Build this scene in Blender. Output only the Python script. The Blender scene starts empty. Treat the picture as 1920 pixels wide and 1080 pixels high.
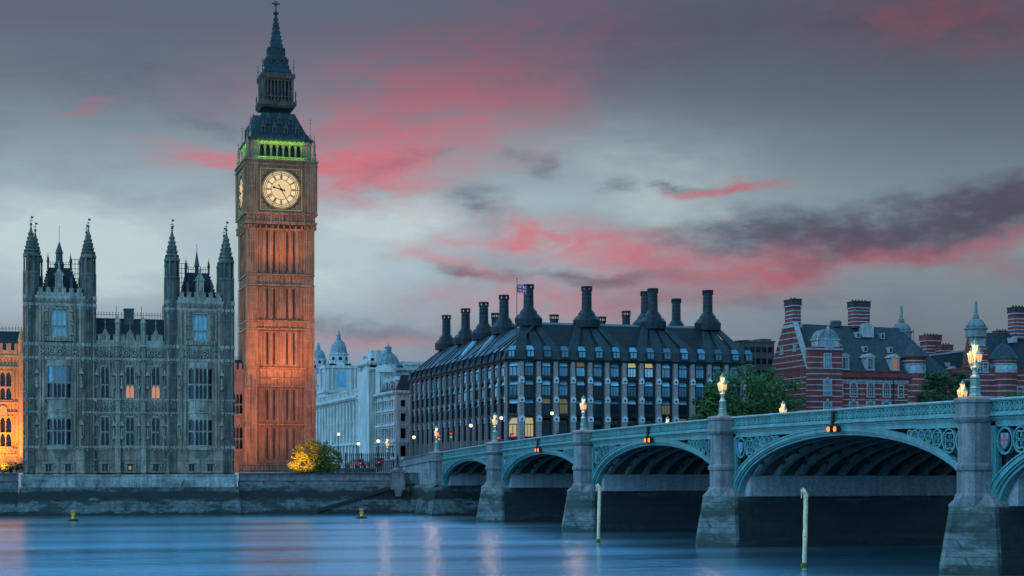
import bpy, math, random
from math import sin, cos, tan, pi, radians, sqrt, atan, atan2
from mathutils import Vector, Matrix
R = random.Random(7)
sc = bpy.context.scene
COL = sc.collection

# ------------------------------------------------------------------ camera, sky, sun, exposure
# world axes: +X north along the river front, +Y west along the bridge, z = 0 river surface
TH, FOC, HZ, CH = radians(16.45), 3200.0, 880.0, 6.7
FX, FY, RX, RY = sin(TH), cos(TH), cos(TH), -sin(TH)
cam = bpy.data.cameras.new("camera"); co = bpy.data.objects.new("camera", cam); COL.objects.link(co)
co.location = (0, 0, CH); co.rotation_euler = (pi/2, 0, -TH)
cam.sensor_width = 36; cam.lens = 36*FOC/1920; cam.shift_y = (HZ-540)/1920; cam.clip_end = 20000; cam.clip_start = .5
sc.camera = co

def lin(r, g, b):
    f = lambda c: (c/255/12.92) if c <= 10 else ((c/255+.055)/1.055)**2.4
    return (f(r), f(g), f(b), 1)

def build_sky():
    w = bpy.data.worlds.new("World"); sc.world = w; w.use_nodes = True
    nt = w.node_tree; N = nt.nodes; L = nt.links; N.clear()
    def put(node, k, v):
        if v is None: return
        if hasattr(v, "is_output"): L.new(v, node.inputs[k])
        else: node.inputs[k].default_value = v
    def M(op, a, b=None, c=None, clamp=False):
        n = N.new('ShaderNodeMath'); n.operation = op; n.use_clamp = clamp
        put(n, 0, a); put(n, 1, b); put(n, 2, c); return n.outputs[0]
    def VM(op, a, b=None, out=0):
        n = N.new('ShaderNodeVectorMath'); n.operation = op; put(n, 0, a); put(n, 1, b); return n.outputs[out]
    def mix(f, a, b):
        n = N.new('ShaderNodeMix'); n.data_type = 'RGBA'; put(n, 0, f); put(n, 6, a); put(n, 7, b); return n.outputs[2]
    def noise(vec, scale, detail, rough=.55):
        n = N.new('ShaderNodeTexNoise'); put(n, 'Vector', vec); put(n, 'Scale', scale); put(n, 'Detail', detail); put(n, 'Roughness', rough); return n
    def smooth(v, a, b):
        n = N.new('ShaderNodeMapRange'); n.interpolation_type = 'SMOOTHSTEP'; put(n, 0, v); put(n, 1, a); put(n, 2, b); return n.outputs[0]
    tc = N.new('ShaderNodeTexCoord'); sp = N.new('ShaderNodeSeparateXYZ'); L.new(tc.outputs['Generated'], sp.inputs[0])
    x, y, z = sp.outputs
    az = M('SUBTRACT', M('ARCTAN2', x, y), TH)                     # bearing from the middle of the view
    hyp = M('SQRT', M('ADD', M('ADD', M('MULTIPLY', x, x), M('MULTIPLY', y, y)), 1e-4))
    el = M('DIVIDE', z, hyp)                                       # tangent of the elevation
    cb = N.new('ShaderNodeCombineXYZ'); L.new(az, cb.inputs[0]); L.new(el, cb.inputs[1])
    P = cb.outputs[0]
    mp = N.new('ShaderNodeMapping'); L.new(P, mp.inputs[0]); mp.inputs['Rotation'].default_value = (0, 0, radians(-9)); mp.inputs['Scale'].default_value = (1, 2.6, 1)
    S = mp.outputs[0]
    n1 = noise(S, 14, 5); n2 = noise(S, 46, 5, .6)
    w1 = VM('SUBTRACT', n1.outputs['Color'], (.5, .5, .5)); w2 = VM('SUBTRACT', n2.outputs['Color'], (.5, .5, .5))
    W = VM('ADD', P, VM('MULTIPLY', w1, (.10, .030, 0)))
    W = VM('ADD', W, VM('MULTIPLY', w2, (.022, .009, 0)))
    def field(blobs):
        acc = None
        for px, py, sx, sy, rot, amp in blobs:
            U = atan((px-960)/FOC); V = (HZ-py)/FOC*cos(U)
            m = N.new('ShaderNodeMapping'); m.vector_type = 'TEXTURE'; L.new(W, m.inputs[0])
            m.inputs['Location'].default_value = (U, V, 0); m.inputs['Rotation'].default_value = (0, 0, radians(rot)); m.inputs['Scale'].default_value = (sx/FOC, sy/FOC, 1)
            g = M('POWER', .42, VM('DOT_PRODUCT', m.outputs[0], m.outputs[0], 1))
            acc = M('MULTIPLY_ADD', g, amp, 0.0 if acc is None else acc)
        return acc
    ramp = N.new('ShaderNodeValToRGB'); L.new(M('MULTIPLY', el, 1/.30), ramp.inputs[0])
    stops = [(880, (139,152,170)), (690, (140,148,165)), (590, (150,168,178)), (470, (165,188,196)), (380, (156,180,188)),
             (290, (134,154,164)), (180, (112,124,138)), (60, (96,103,120)), (-70, (92,104,124))]
    e = ramp.color_ramp.elements
    while len(e) < len(stops): e.new(.5)
    for k, (py, c) in zip(e, stops): k.position = (HZ-py)/FOC/.30; k.color = lin(*c)
    base = ramp.outputs[0]
    # the sky is paler over the palace, duller towards the north
    shade = M('SUBTRACT', 1.02, M('MULTIPLY', smooth(az, -.12, .30), .44))
    base = VM('SCALE', base, None); base.node.inputs['Scale'].default_value = 1; L.new(shade, base.node.inputs['Scale'])
    streak = smooth(noise(S, 9, 6, .6).outputs[0], .38, .68)
    base = mix(M('MULTIPLY', streak, .34), base, lin(96, 106, 126))
    lt = field([(110,440,170,50,-10,1.0),(40,520,160,60,0,.7),(640,500,130,90,0,.7),(1230,330,200,50,6,.2),(760,420,90,40,0,.6), (420,412,110,25,0,.55), (280,500,240,60,0,.35), (690,420,110,45,0,.35), (1290,400,150,40,-8,.35), (1120,300,220,80,0,.22), (1000,385,60,25,0,.3)])
    base = mix(M('MINIMUM', M('MULTIPLY', lt, M('ADD', .45, streak)), .8), base, lin(196, 214, 216))
    dk = field([(1760,415,230,46,9,1.15), (1480,432,170,30,-3,.95), (1880,385,110,34,12,.8), (1640,480,150,24,6,.55), (1310,452,120,18,-8,.4), (930,388,60,26,-15,.6),
                (980,310,40,18,-20,.45), (1140,350,42,15,0,.45), (880,520,80,14,-12,.55), (1050,516,140,12,0,.65), (1190,520,120,14,4,.4), (760,312,80,16,14,.6),
                (660,612,170,24,0,.45), (1272,344,36,8,0,.8), (400,240,70,24,-20,.3), (1300,560,300,18,0,.25), (230,150,260,60,6,.2), (1100,130,320,60,10,.25)])
    pk = field([(800,235,230,80,20,.95), (690,308,115,40,-4,.9), (745,335,90,24,6,.5), (390,305,100,13,-9,.95), (1345,350,62,9,4,1.2), (1010,441,130,13,3,1.0),
                (1200,478,230,36,-8,1.05), (1450,492,130,26,10,.95), (1700,486,200,15,8,.9), (1900,446,80,22,18,.6), (1060,565,190,30,0,.7), (850,498,80,18,-15,.55),
                (700,632,100,14,0,.6), (1790,45,210,50,-8,.30), (900,95,260,80,20,.42), (1880,505,70,22,0,.3), (160,200,40,9,14,.3), (620,150,200,60,10,.25)])
    fine = smooth(n2.outputs[0], .28, .62)
    wispd = smooth(noise(S, 26, 7, .65).outputs[0], .30, .70)
    dkm = M('MULTIPLY', dk, M('ADD', .30, M('ADD', M('MULTIPLY', fine, .40), M('MULTIPLY', wispd, .55))))
    dkm = M('SUBTRACT', 1.0, M('POWER', .15, M('POWER', dkm, 1.3)))
    wisp = smooth(noise(VM('ADD', S, VM('MULTIPLY', w1, (.12, .10, 0))), 20, 8, .68).outputs[0], .33, .68)
    n3 = smooth(noise(W, 70, 6, .6).outputs[0], .34, .66)
    pkm = M('MULTIPLY', pk, M('ADD', .04, M('ADD', M('MULTIPLY', fine, .26), M('ADD', M('MULTIPLY', wisp, .58), M('MULTIPLY', n3, .30)))))
    pkm = M('SUBTRACT', 1.0, M('POWER', .27, pkm))                  # soft build-up, never solid
    c = mix(M('MULTIPLY', dkm, .92), base, lin(74, 70, 90))
    pinkcol = mix(smooth(el, .17, .27), lin(212, 108, 122), lin(140, 86, 104))
    pinkcol = mix(M('MULTIPLY', smooth(az, -.02, .2), .8), pinkcol, lin(172, 72, 90))
    c = mix(M('MULTIPLY', pkm, M('SUBTRACT', 1.0, M('MULTIPLY', dkm, .45))), c, pinkcol)
    # dome of dusk blue overhead and behind the camera
    nish = N.new('ShaderNodeTexSky'); nish.sky_type = 'NISHITA'; nish.sun_disc = False
    nish.sun_elevation = radians(1.0); nish.sun_rotation = radians(-40)
    blue = VM('SCALE', nish.outputs[0], None); blue.node.inputs['Scale'].default_value = NISHITA
    # brighter towards the south, duller overhead and to the north
    south = M('MULTIPLY_ADD', smooth(x, .55, -.95), 1.15, .55)
    lev = M('MULTIPLY', south, M('SUBTRACT', 1.0, M('MULTIPLY', smooth(el, .5, 2.2), .62)))
    gain = VM('SCALE', AMBIENT, None); L.new(lev, gain.node.inputs['Scale'])
    amb = VM('ADD', blue, gain)
    up = smooth(el, .30, .95); side = smooth(M('ABSOLUTE', az), .55, 1.5)
    c = mix(smooth(el, .275, .46), c, DUSK+(1,))
    c = mix(M('MAXIMUM', up, side), c, amb)
    bg = N.new('ShaderNodeBackground'); L.new(c, bg.inputs[0]); bg.inputs[1].default_value = 1
    out = N.new('ShaderNodeOutputWorld'); L.new(bg.outputs[0], out.inputs[0])

NISHITA = .010
AMBIENT = (.385, 1.06, 1.75)
DUSK = (.22, .86, 1.85)
build_sky()
sun = bpy.data.lights.new("sun", 'SUN'); sun.energy = .22; sun.angle = radians(40); sun.color = (.75, .9, 1)
so = bpy.data.objects.new("sun", sun); so.rotation_euler = (radians(52), 0, radians(-75)); COL.objects.link(so)
vs = sc.view_settings; vs.view_transform = 'Standard'; vs.look = 'None'; vs.exposure = 0; vs.gamma = 1; vs.use_curve_mapping = False
sc.cycles.use_denoising = True; sc.cycles.sample_clamp_indirect = 4; sc.cycles.max_bounces = 5; sc.cycles.diffuse_bounces = 2; sc.cycles.glossy_bounces = 3
sc.cycles.caustics_reflective = False; sc.cycles.caustics_refractive = False

# ------------------------------------------------------------------ surveying helpers (pixel of the photograph -> place on a vertical plane)
def atY(px, Y):
    d = (px-960)/FOC; t = Y/(FY+d*RY); return t*(FX+d*RX), t
def atX(px, X):
    d = (px-960)/FOC; t = X/(FX+d*RX); return t*(FY+d*RY), t
def zz(py, t): return CH+(HZ-py)*t/FOC

# ------------------------------------------------------------------ materials
def nodes(name):
    m = bpy.data.materials.new(name); m.use_nodes = True
    nt = m.node_tree; return m, nt, nt.nodes['Principled BSDF']
def stone(name, c1, c2, scale=.5, rough=.85, stain=.35, bump=.25, fine=6, streak=True, spec=.25, courses=0):
    """weathered masonry: two tones in cloudy patches, rain streaks, fine grain and bump"""
    m, nt, b = nodes(name); N, L = nt.nodes, nt.links
    tc = N.new('ShaderNodeTexCoord')
    n = N.new('ShaderNodeTexNoise'); n.inputs['Scale'].default_value = scale; n.inputs['Detail'].default_value = 7; n.inputs['Roughness'].default_value = .62
    L.new(tc.outputs['Object'], n.inputs['Vector'])
    r = N.new('ShaderNodeValToRGB'); r.color_ramp.elements[0].position = .32; r.color_ramp.elements[1].position = .68
    r.color_ramp.elements[0].color = (*c1, 1); r.color_ramp.elements[1].color = (*c2, 1); L.new(n.outputs[0], r.inputs[0])
    col = r.outputs[0]
    if streak:
        mp = N.new('ShaderNodeMapping'); mp.inputs['Scale'].default_value = (1.6, 1.6, .12); L.new(tc.outputs['Object'], mp.inputs[0])
        s = N.new('ShaderNodeTexNoise'); s.inputs['Scale'].default_value = 1.4; s.inputs['Detail'].default_value = 5; L.new(mp.outputs[0], s.inputs['Vector'])
        rs = N.new('ShaderNodeMapRange'); rs.inputs[1].default_value = .42; rs.inputs[2].default_value = .7; rs.inputs[3].default_value = 0; rs.inputs[4].default_value = stain; L.new(s.outputs[0], rs.inputs[0])
        mx = N.new('ShaderNodeMix'); mx.data_type = 'RGBA'; L.new(rs.outputs[0], mx.inputs[0]); L.new(col, mx.inputs[6]); mx.inputs[7].default_value = (c1[0]*.35, c1[1]*.35, c1[2]*.35, 1); col = mx.outputs[2]
    f = N.new('ShaderNodeTexNoise'); f.inputs['Scale'].default_value = fine; f.inputs['Detail'].default_value = 4; L.new(tc.outputs['Object'], f.inputs['Vector'])
    mr = N.new('ShaderNodeMapRange'); mr.inputs[1].default_value = .3; mr.inputs[2].default_value = .7; mr.inputs[3].default_value = .72; mr.inputs[4].default_value = 1.22; L.new(f.outputs[0], mr.inputs[0])
    sc_ = N.new('ShaderNodeVectorMath'); sc_.operation = 'SCALE'; L.new(col, sc_.inputs[0]); L.new(mr.outputs[0], sc_.inputs['Scale']); col = sc_.outputs[0]
    h = f.outputs[0]
    if courses:
        sx = N.new('ShaderNodeSeparateXYZ'); L.new(tc.outputs['Object'], sx.inputs[0])
        q = N.new('ShaderNodeMath'); q.operation = 'MULTIPLY'; q.inputs[1].default_value = 1/courses; L.new(sx.outputs[2], q.inputs[0])
        fr = N.new('ShaderNodeMath'); fr.operation = 'FRACT'; L.new(q.outputs[0], fr.inputs[0])
        lt = N.new('ShaderNodeMath'); lt.operation = 'LESS_THAN'; lt.inputs[1].default_value = .12; L.new(fr.outputs[0], lt.inputs[0])
        mx = N.new('ShaderNodeMix'); mx.data_type = 'RGBA'; ml = N.new('ShaderNodeMath'); ml.operation = 'MULTIPLY'; ml.inputs[1].default_value = .45; L.new(lt.outputs[0], ml.inputs[0])
        L.new(ml.outputs[0], mx.inputs[0]); L.new(col, mx.inputs[6]); mx.inputs[7].default_value = (c1[0]*.4, c1[1]*.4, c1[2]*.4, 1); col = mx.outputs[2]
    L.new(col, b.inputs['Base Color'])
    if bump:
        bp = N.new('ShaderNodeBump'); bp.inputs['Strength'].default_value = bump; bp.inputs['Distance'].default_value = .08; L.new(h, bp.inputs['Height']); L.new(bp.outputs[0], b.inputs['Normal'])
    b.inputs['Roughness'].default_value = rough; b.inputs['Specular IOR Level'].default_value = spec
    return m
def glow(name, c, s, base=(.02, .02, .02)):
    m, nt, b = nodes(name); b.inputs['Base Color'].default_value = (*base, 1)
    b.inputs['Emission Color'].default_value = (*c, 1); b.inputs['Emission Strength'].default_value = s; return m
def glass(name, c, rough=.08, spec=.8, vary=.35, scale=.6):
    m, nt, b = nodes(name); N, L = nt.nodes, nt.links
    tc = N.new('ShaderNodeTexCoord'); n = N.new('ShaderNodeTexNoise'); n.inputs['Scale'].default_value = scale; n.inputs['Detail'].default_value = 3; L.new(tc.outputs['Object'], n.inputs['Vector'])
    r = N.new('ShaderNodeValToRGB'); r.color_ramp.elements[0].position = .3; r.color_ramp.elements[1].position = .7
    r.color_ramp.elements[0].color = (*[k*(1-vary) for k in c], 1); r.color_ramp.elements[1].color = (*[k*(1+vary) for k in c], 1); L.new(n.outputs[0], r.inputs[0])
    oi = N.new('ShaderNodeObjectInfo'); q = N.new('ShaderNodeMapRange'); q.inputs[3].default_value = .45; q.inputs[4].default_value = 1.5; L.new(oi.outputs['Random'], q.inputs[0])
    sv = N.new('ShaderNodeVectorMath'); sv.operation = 'SCALE'; L.new(r.outputs[0], sv.inputs[0]); L.new(q.outputs[0], sv.inputs['Scale']); L.new(sv.outputs[0], b.inputs['Base Color'])
    bp = N.new('ShaderNodeBump'); bp.inputs['Strength'].default_value = .08; bp.inputs['Distance'].default_value = .05; L.new(n.outputs[0], bp.inputs['Height']); L.new(bp.outputs[0], b.inputs['Normal'])
    b.inputs['Roughness'].default_value = rough; b.inputs['Specular IOR Level'].default_value = spec; return m
def tide(name, c1, c2, weed, zlo, zhi, pale=None):
    """river masonry: dark weed between zlo and zhi with a ragged edge, scrubbed patches below"""
    m, nt, b = nodes(name); N, L = nt.nodes, nt.links
    g = N.new('ShaderNodeNewGeometry'); sx = N.new('ShaderNodeSeparateXYZ'); L.new(g.outputs['Position'], sx.inputs[0])
    mp = N.new('ShaderNodeMapping'); mp.inputs['Scale'].default_value = (.22, .22, .55); L.new(g.outputs['Position'], mp.inputs[0])
    n = N.new('ShaderNodeTexNoise'); n.inputs['Scale'].default_value = 1; n.inputs['Detail'].default_value = 8; n.inputs['Roughness'].default_value = .68; L.new(mp.outputs[0], n.inputs['Vector'])
    n2 = N.new('ShaderNodeTexNoise'); n2.inputs['Scale'].default_value = 1.7; n2.inputs['Detail'].default_value = 6; L.new(g.outputs['Position'], n2.inputs['Vector'])
    a = N.new('ShaderNodeMath'); a.operation = 'MULTIPLY_ADD'; a.inputs[1].default_value = 2.6; L.new(n.outputs[0], a.inputs[0])
    s = N.new('ShaderNodeMath'); s.operation = 'SUBTRACT'; s.inputs[1].default_value = 1.3; L.new(sx.outputs[2], s.inputs[0]); L.new(s.outputs[0], a.inputs[2])
    r = N.new('ShaderNodeValToRGB'); el = r.color_ramp.elements
    top = zhi+3.5
    mr = N.new('ShaderNodeMath'); mr.operation = 'MULTIPLY'; mr.inputs[1].default_value = 1/top; L.new(a.outputs[0], mr.inputs[0]); L.new(mr.outputs[0], r.inputs[0])
    stops = [(0, weed), (.35, weed), (.6, c1), (zlo-.35, c1), (zlo, weed), (zhi-.2, weed), (zhi+.3, tuple(k*.75 for k in c2)), (zhi+1.2, c2)]
    while len(el) < len(stops): el.new(.5)
    for k, (z, c) in zip(el, stops): k.position = max(0, min(1, z/top)); k.color = (*c, 1)
    sc_ = N.new('ShaderNodeVectorMath'); sc_.operation = 'SCALE'; L.new(r.outputs[0], sc_.inputs[0])
    q = N.new('ShaderNodeMapRange'); q.inputs[1].default_value = .3; q.inputs[2].default_value = .7; q.inputs[3].default_value = .55; q.inputs[4].default_value = 1.35; L.new(n2.outputs[0], q.inputs[0]); L.new(q.outputs[0], sc_.inputs['Scale'])
    mq = N.new('ShaderNodeMapping'); mq.inputs['Scale'].default_value = (.16, .16, .42); L.new(g.outputs['Position'], mq.inputs[0])
    n4 = N.new('ShaderNodeTexNoise'); n4.inputs['Scale'].default_value = 1.6; n4.inputs['Detail'].default_value = 9; n4.inputs['Roughness'].default_value = .7; L.new(mq.outputs[0], n4.inputs['Vector'])
    p4 = N.new('ShaderNodeMapRange'); p4.inputs[1].default_value = .49; p4.inputs[2].default_value = .56; p4.inputs[3].default_value = 0; p4.inputs[4].default_value = .82; L.new(n4.outputs[0], p4.inputs[0])
    m4 = N.new('ShaderNodeMix'); m4.data_type = 'RGBA'; L.new(p4.outputs[0], m4.inputs[0]); L.new(sc_.outputs[0], m4.inputs[6]); m4.inputs[7].default_value = (weed[0]*1.4, weed[1]*1.5, weed[2]*1.4, 1)
    ax = N.new('ShaderNodeMath'); L.new(sx.outputs[0], ax.inputs[0]); L.new(sx.outputs[1], ax.inputs[1])
    cx_ = N.new('ShaderNodeCombineXYZ'); L.new(ax.outputs[0], cx_.inputs[0]); L.new(sx.outputs[2], cx_.inputs[1])
    br = N.new('ShaderNodeTexBrick'); L.new(cx_.outputs[0], br.inputs['Vector']); br.inputs['Scale'].default_value = 1; br.inputs['Brick Width'].default_value = 1.5; br.inputs['Row Height'].default_value = .55; br.inputs['Mortar Size'].default_value = .035; br.inputs['Mortar Smooth'].default_value = .4
    br.inputs['Color1'].default_value = (1,1,1,1); br.inputs['Color2'].default_value = (.72,.74,.76,1); br.inputs['Mortar'].default_value = (.38,.38,.38,1)
    mb_ = N.new('ShaderNodeVectorMath'); mb_.operation = 'MULTIPLY'; L.new(m4.outputs[2], mb_.inputs[0]); L.new(br.outputs[0], mb_.inputs[1])
    L.new(mb_.outputs[0], b.inputs['Base Color']); b.inputs['Roughness'].default_value = .7
    bp = N.new('ShaderNodeBump'); bp.inputs['Strength'].default_value = .5; bp.inputs['Distance'].default_value = .15; L.new(n2.outputs[0], bp.inputs['Height']); L.new(bp.outputs[0], b.inputs['Normal'])
    return m
def leaf(name, c1, c2):
    m, nt, b = nodes(name); N, L = nt.nodes, nt.links
    g = N.new('ShaderNodeNewGeometry'); r = N.new('ShaderNodeValToRGB'); r.color_ramp.elements[0].color = (*c1, 1); r.color_ramp.elements[1].color = (*c2, 1)
    L.new(g.outputs['Random Per Island'], r.inputs[0]); L.new(r.outputs[0], b.inputs['Base Color']); b.inputs['Roughness'].default_value = .7; b.inputs['Specular IOR Level'].default_value = .2
    return m

M = {}
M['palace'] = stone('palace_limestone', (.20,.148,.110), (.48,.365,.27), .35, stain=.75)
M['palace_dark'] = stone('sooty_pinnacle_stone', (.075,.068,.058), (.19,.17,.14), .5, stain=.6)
M['palace_trim'] = stone('palace_trim_stone', (.25,.215,.175), (.46,.40,.33), .8, stain=.6)  # raised trim lighter than the panels: relief shading put into the colour
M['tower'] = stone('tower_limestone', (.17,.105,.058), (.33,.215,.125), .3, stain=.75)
M['tower_trim'] = stone('tower_trim_stone', (.22,.145,.085), (.37,.25,.145), .8, stain=.35)  # lightened against the shaft panels, so the relief contrast is painted
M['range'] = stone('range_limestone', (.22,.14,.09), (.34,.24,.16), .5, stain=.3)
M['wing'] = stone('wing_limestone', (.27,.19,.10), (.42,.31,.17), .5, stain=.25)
M['slate'] = stone('iron_slate', (.014,.022,.028), (.028,.040,.048), 1.2, .6, .3, .3, 5, spec=.2, courses=.45)
M['slate_blue'] = stone('blue_slate', (.026,.042,.048), (.050,.072,.080), 1.0, .6, .4, .3, 5, spec=.25, courses=.4)
M['ironroof'] = stone('iron_roof_plates', (.014,.027,.034), (.028,.046,.054), .8, .5, .35, .2, 4, spec=.25, courses=.62)
M['lead'] = stone('lead_grey', (.035,.048,.055), (.065,.08,.088), 1, .5, .3, .2, 5)
M['iron'] = stone('black_iron', (.012,.013,.015), (.022,.024,.026), 2, .5, 0, 0, 5, streak=False)
M['gilt'] = stone('dull_gilding', (.30,.19,.06), (.42,.28,.09), 2, .4, .2, 0, 5)
M['white'] = stone('portland_stone', (.42,.41,.39), (.62,.60,.56), .25, stain=.6)
M['white_trim'] = stone('portland_trim', (.50,.49,.46), (.68,.66,.62), .5, stain=.35)
M['copper'] = stone('verdigris_dome', (.13,.20,.22), (.22,.30,.32), .6, .6, .35, .15)
M['bronze'] = stone('dark_bronze', (.006,.011,.015), (.014,.022,.027), .7, .45, .3, .15, 4, spec=.3)
M['bronze_roof'] = stone('bronze_roof_plates', (.015,.027,.033), (.033,.047,.053), .5, .45, .3, .2, 3, spec=.3, courses=.9)
M['roofdark'] = stone('recessed_roof_glazing', (.007,.012,.016), (.014,.022,.027), .5, .4, .3, .1, 3, spec=.3, courses=.9)
M['pier'] = stone('pink_sandstone', (.24,.195,.185), (.34,.28,.265), .6, stain=.25, courses=.55)
M['roundel'] = stone('pale_concrete', (.42,.44,.46), (.55,.57,.58), 2, stain=.1)
M['brick'] = stone('red_brick', (.15,.032,.030), (.27,.058,.052), .5, .9, .4, .2, 7, courses=.30)
M['band'] = stone('pale_banding_stone', (.27,.25,.26), (.40,.37,.37), 1, stain=.3)
M['brown'] = stone('brown_render', (.07,.055,.05), (.11,.09,.08), .3, stain=.3)
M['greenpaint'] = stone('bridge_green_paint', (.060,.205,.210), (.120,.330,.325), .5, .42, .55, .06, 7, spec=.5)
M['rail_sheen'] = stone('rail_sky_sheen_paint', (.24,.37,.37), (.34,.45,.45), .8, .35, .2, .05, 7, spec=.6)  # coping and top rail: sky sheen painted in as a lighter tone
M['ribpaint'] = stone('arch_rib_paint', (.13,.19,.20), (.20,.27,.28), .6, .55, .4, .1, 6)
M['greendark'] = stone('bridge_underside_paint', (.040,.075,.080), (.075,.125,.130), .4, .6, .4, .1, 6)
M['granite'] = stone('grey_granite', (.135,.13,.135), (.27,.25,.255), .7, .8, .55, .2, 9)
M['granite_wall'] = stone('dirty_granite_blocks', (.16,.17,.175), (.40,.40,.40), .45, .85, .5, .3, 4, courses=.6)
M['plate'] = stone('pale_painted_plate', (.22,.24,.26), (.31,.33,.35), .5, .6, .35, .1, 5)
M['tide'] = tide('tidal_granite', (.13,.155,.155), (.15,.165,.155), (.006,.011,.009), 2.35, 3.5)
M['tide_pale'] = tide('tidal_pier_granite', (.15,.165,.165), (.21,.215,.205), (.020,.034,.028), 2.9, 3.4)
M['tide_side'] = tide('tidal_pier_weed_shade', (.018,.026,.029), (.10,.115,.12), (.007,.011,.011), 1.0, 3.9)  # weed, darkened further for the shade under the bridge
M['asphalt'] = stone('asphalt', (.035,.035,.037), (.06,.06,.062), .5, .9, 0, .1, 8, streak=False)
M['earth'] = stone('paved_ground', (.10,.10,.10), (.16,.16,.155), .2, .9, 0, .1, 3, streak=False)
M['pane'] = glass('dark_window_glass', (.008,.016,.022), .12, .30)
M['pane_blue'] = glass('sky_painted_glass', (.075,.21,.29), .12, .8)  # blue of the reflected sky put into the base colour
M['sky_blind'] = glass('glass_with_sky_sheen_blind', (.24,.50,.60), .2, .8, .25)  # sky reflection put into the base colour along with a pale blind
M['sky_blind_bright'] = glass('glass_with_white_sky_blind', (.52,.62,.66), .2, .8, .2)  # white sky reflection mixed into the colour of the blind
M['officelit'] = glow('lit_office', (.80,.70,.32), .50)
M['officedim'] = glow('dimly_lit_office', (.60,.55,.28), .16)
M['lampglow'] = glow('lamp_glass_lit', (1.0,.58,.28), 1.7)
M['lampsoft'] = glow('lamp_glass_soft', (1.0,.45,.14), 1.15)
M['globe'] = glow('white_lamp_globe', (1.0,.74,.44), 2.4)
M['red'] = glow('red_signal', (1.0,.02,.04), 2.2)
M['green'] = glow('green_signal', (.03,.9,.45), 1.0)
M['amber'] = glow('amber_signal', (1.0,.20,.012), 2.2)
M['roomlit'] = glow('warm_lit_room', (1.0,.42,.22), .55)
M['dial'] = glow('opal_dial', (1.0,.71,.36), .92, (.04,.03,.02))
M['dialmid'] = glow('opal_dial_centre', (1.0,.68,.32), .80, (.04,.03,.02))
M['postyellow'] = stone('faded_yellow_paint', (.68,.50,.30), (.82,.64,.42), 1.5, .7, .35, .1, 6)
M['buoyyellow'] = stone('yellow_buoy_paint', (.75,.36,.03), (.85,.45,.05), 2, .6, .2, 0, 6)
M['carred'] = stone('red_car_paint', (.35,.02,.02), (.42,.03,.03), 1, .3, 0, 0, 3, streak=False, spec=.6)
M['cardark'] = stone('dark_car_paint', (.02,.025,.03), (.03,.035,.04), 1, .3, 0, 0, 3, streak=False, spec=.6)
M['tyre'] = stone('tyre_rubber', (.012,.012,.012), (.02,.02,.02), 2, .8, 0, 0, 5, streak=False)
M['bark'] = stone('bark', (.05,.04,.03), (.09,.075,.06), 2, .9, 0, .3, 6, streak=False)
M['leafgreen'] = leaf('plane_leaf', (.020,.050,.016), (.060,.120,.032))
M['leafdark'] = leaf('dark_leaf', (.014,.036,.016), (.040,.080,.030))
M['leafbush'] = leaf('bush_leaf', (.04,.060,.012), (.16,.15,.022))
M['skin'] = stone('skin', (.32,.20,.15), (.36,.24,.18), 3, .6, 0, 0, 5, streak=False)
M['coat'] = stone('dark_coat_cloth', (.02,.022,.03), (.035,.036,.045), 3, .9, 0, 0, 5, streak=False)
M['hair'] = stone('dark_hair', (.015,.012,.010), (.03,.025,.02), 3, .7, 0, 0, 5, streak=False)
M['flagblue'] = stone('flag_blue', (.02,.03,.16), (.03,.04,.2), 2, .9, 0, 0, 5, streak=False)
M['flagred'] = stone('flag_red', (.42,.03,.05), (.5,.04,.06), 2, .9, 0, 0, 5, streak=False)
M['flagwhite'] = stone('flag_white', (.6,.6,.6), (.7,.7,.7), 2, .9, 0, 0, 5, streak=False)
M['shieldred'] = stone('shield_red', (.40,.05,.10), (.46,.08,.13), 2, .5, 0, 0, 5, streak=False)
M['shieldpale'] = stone('shield_pale', (.16,.24,.30), (.22,.31,.37), 2, .5, 0, 0, 5, streak=False)
M['shieldblue'] = stone('shield_blue', (.10,.22,.55), (.14,.28,.62), 2, .5, 0, 0, 5, streak=False)
M['blackstone'] = stone('dark_tracery_iron', (.03,.03,.028), (.05,.048,.042), 2, .6, 0, 0, 5, streak=False)

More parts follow.
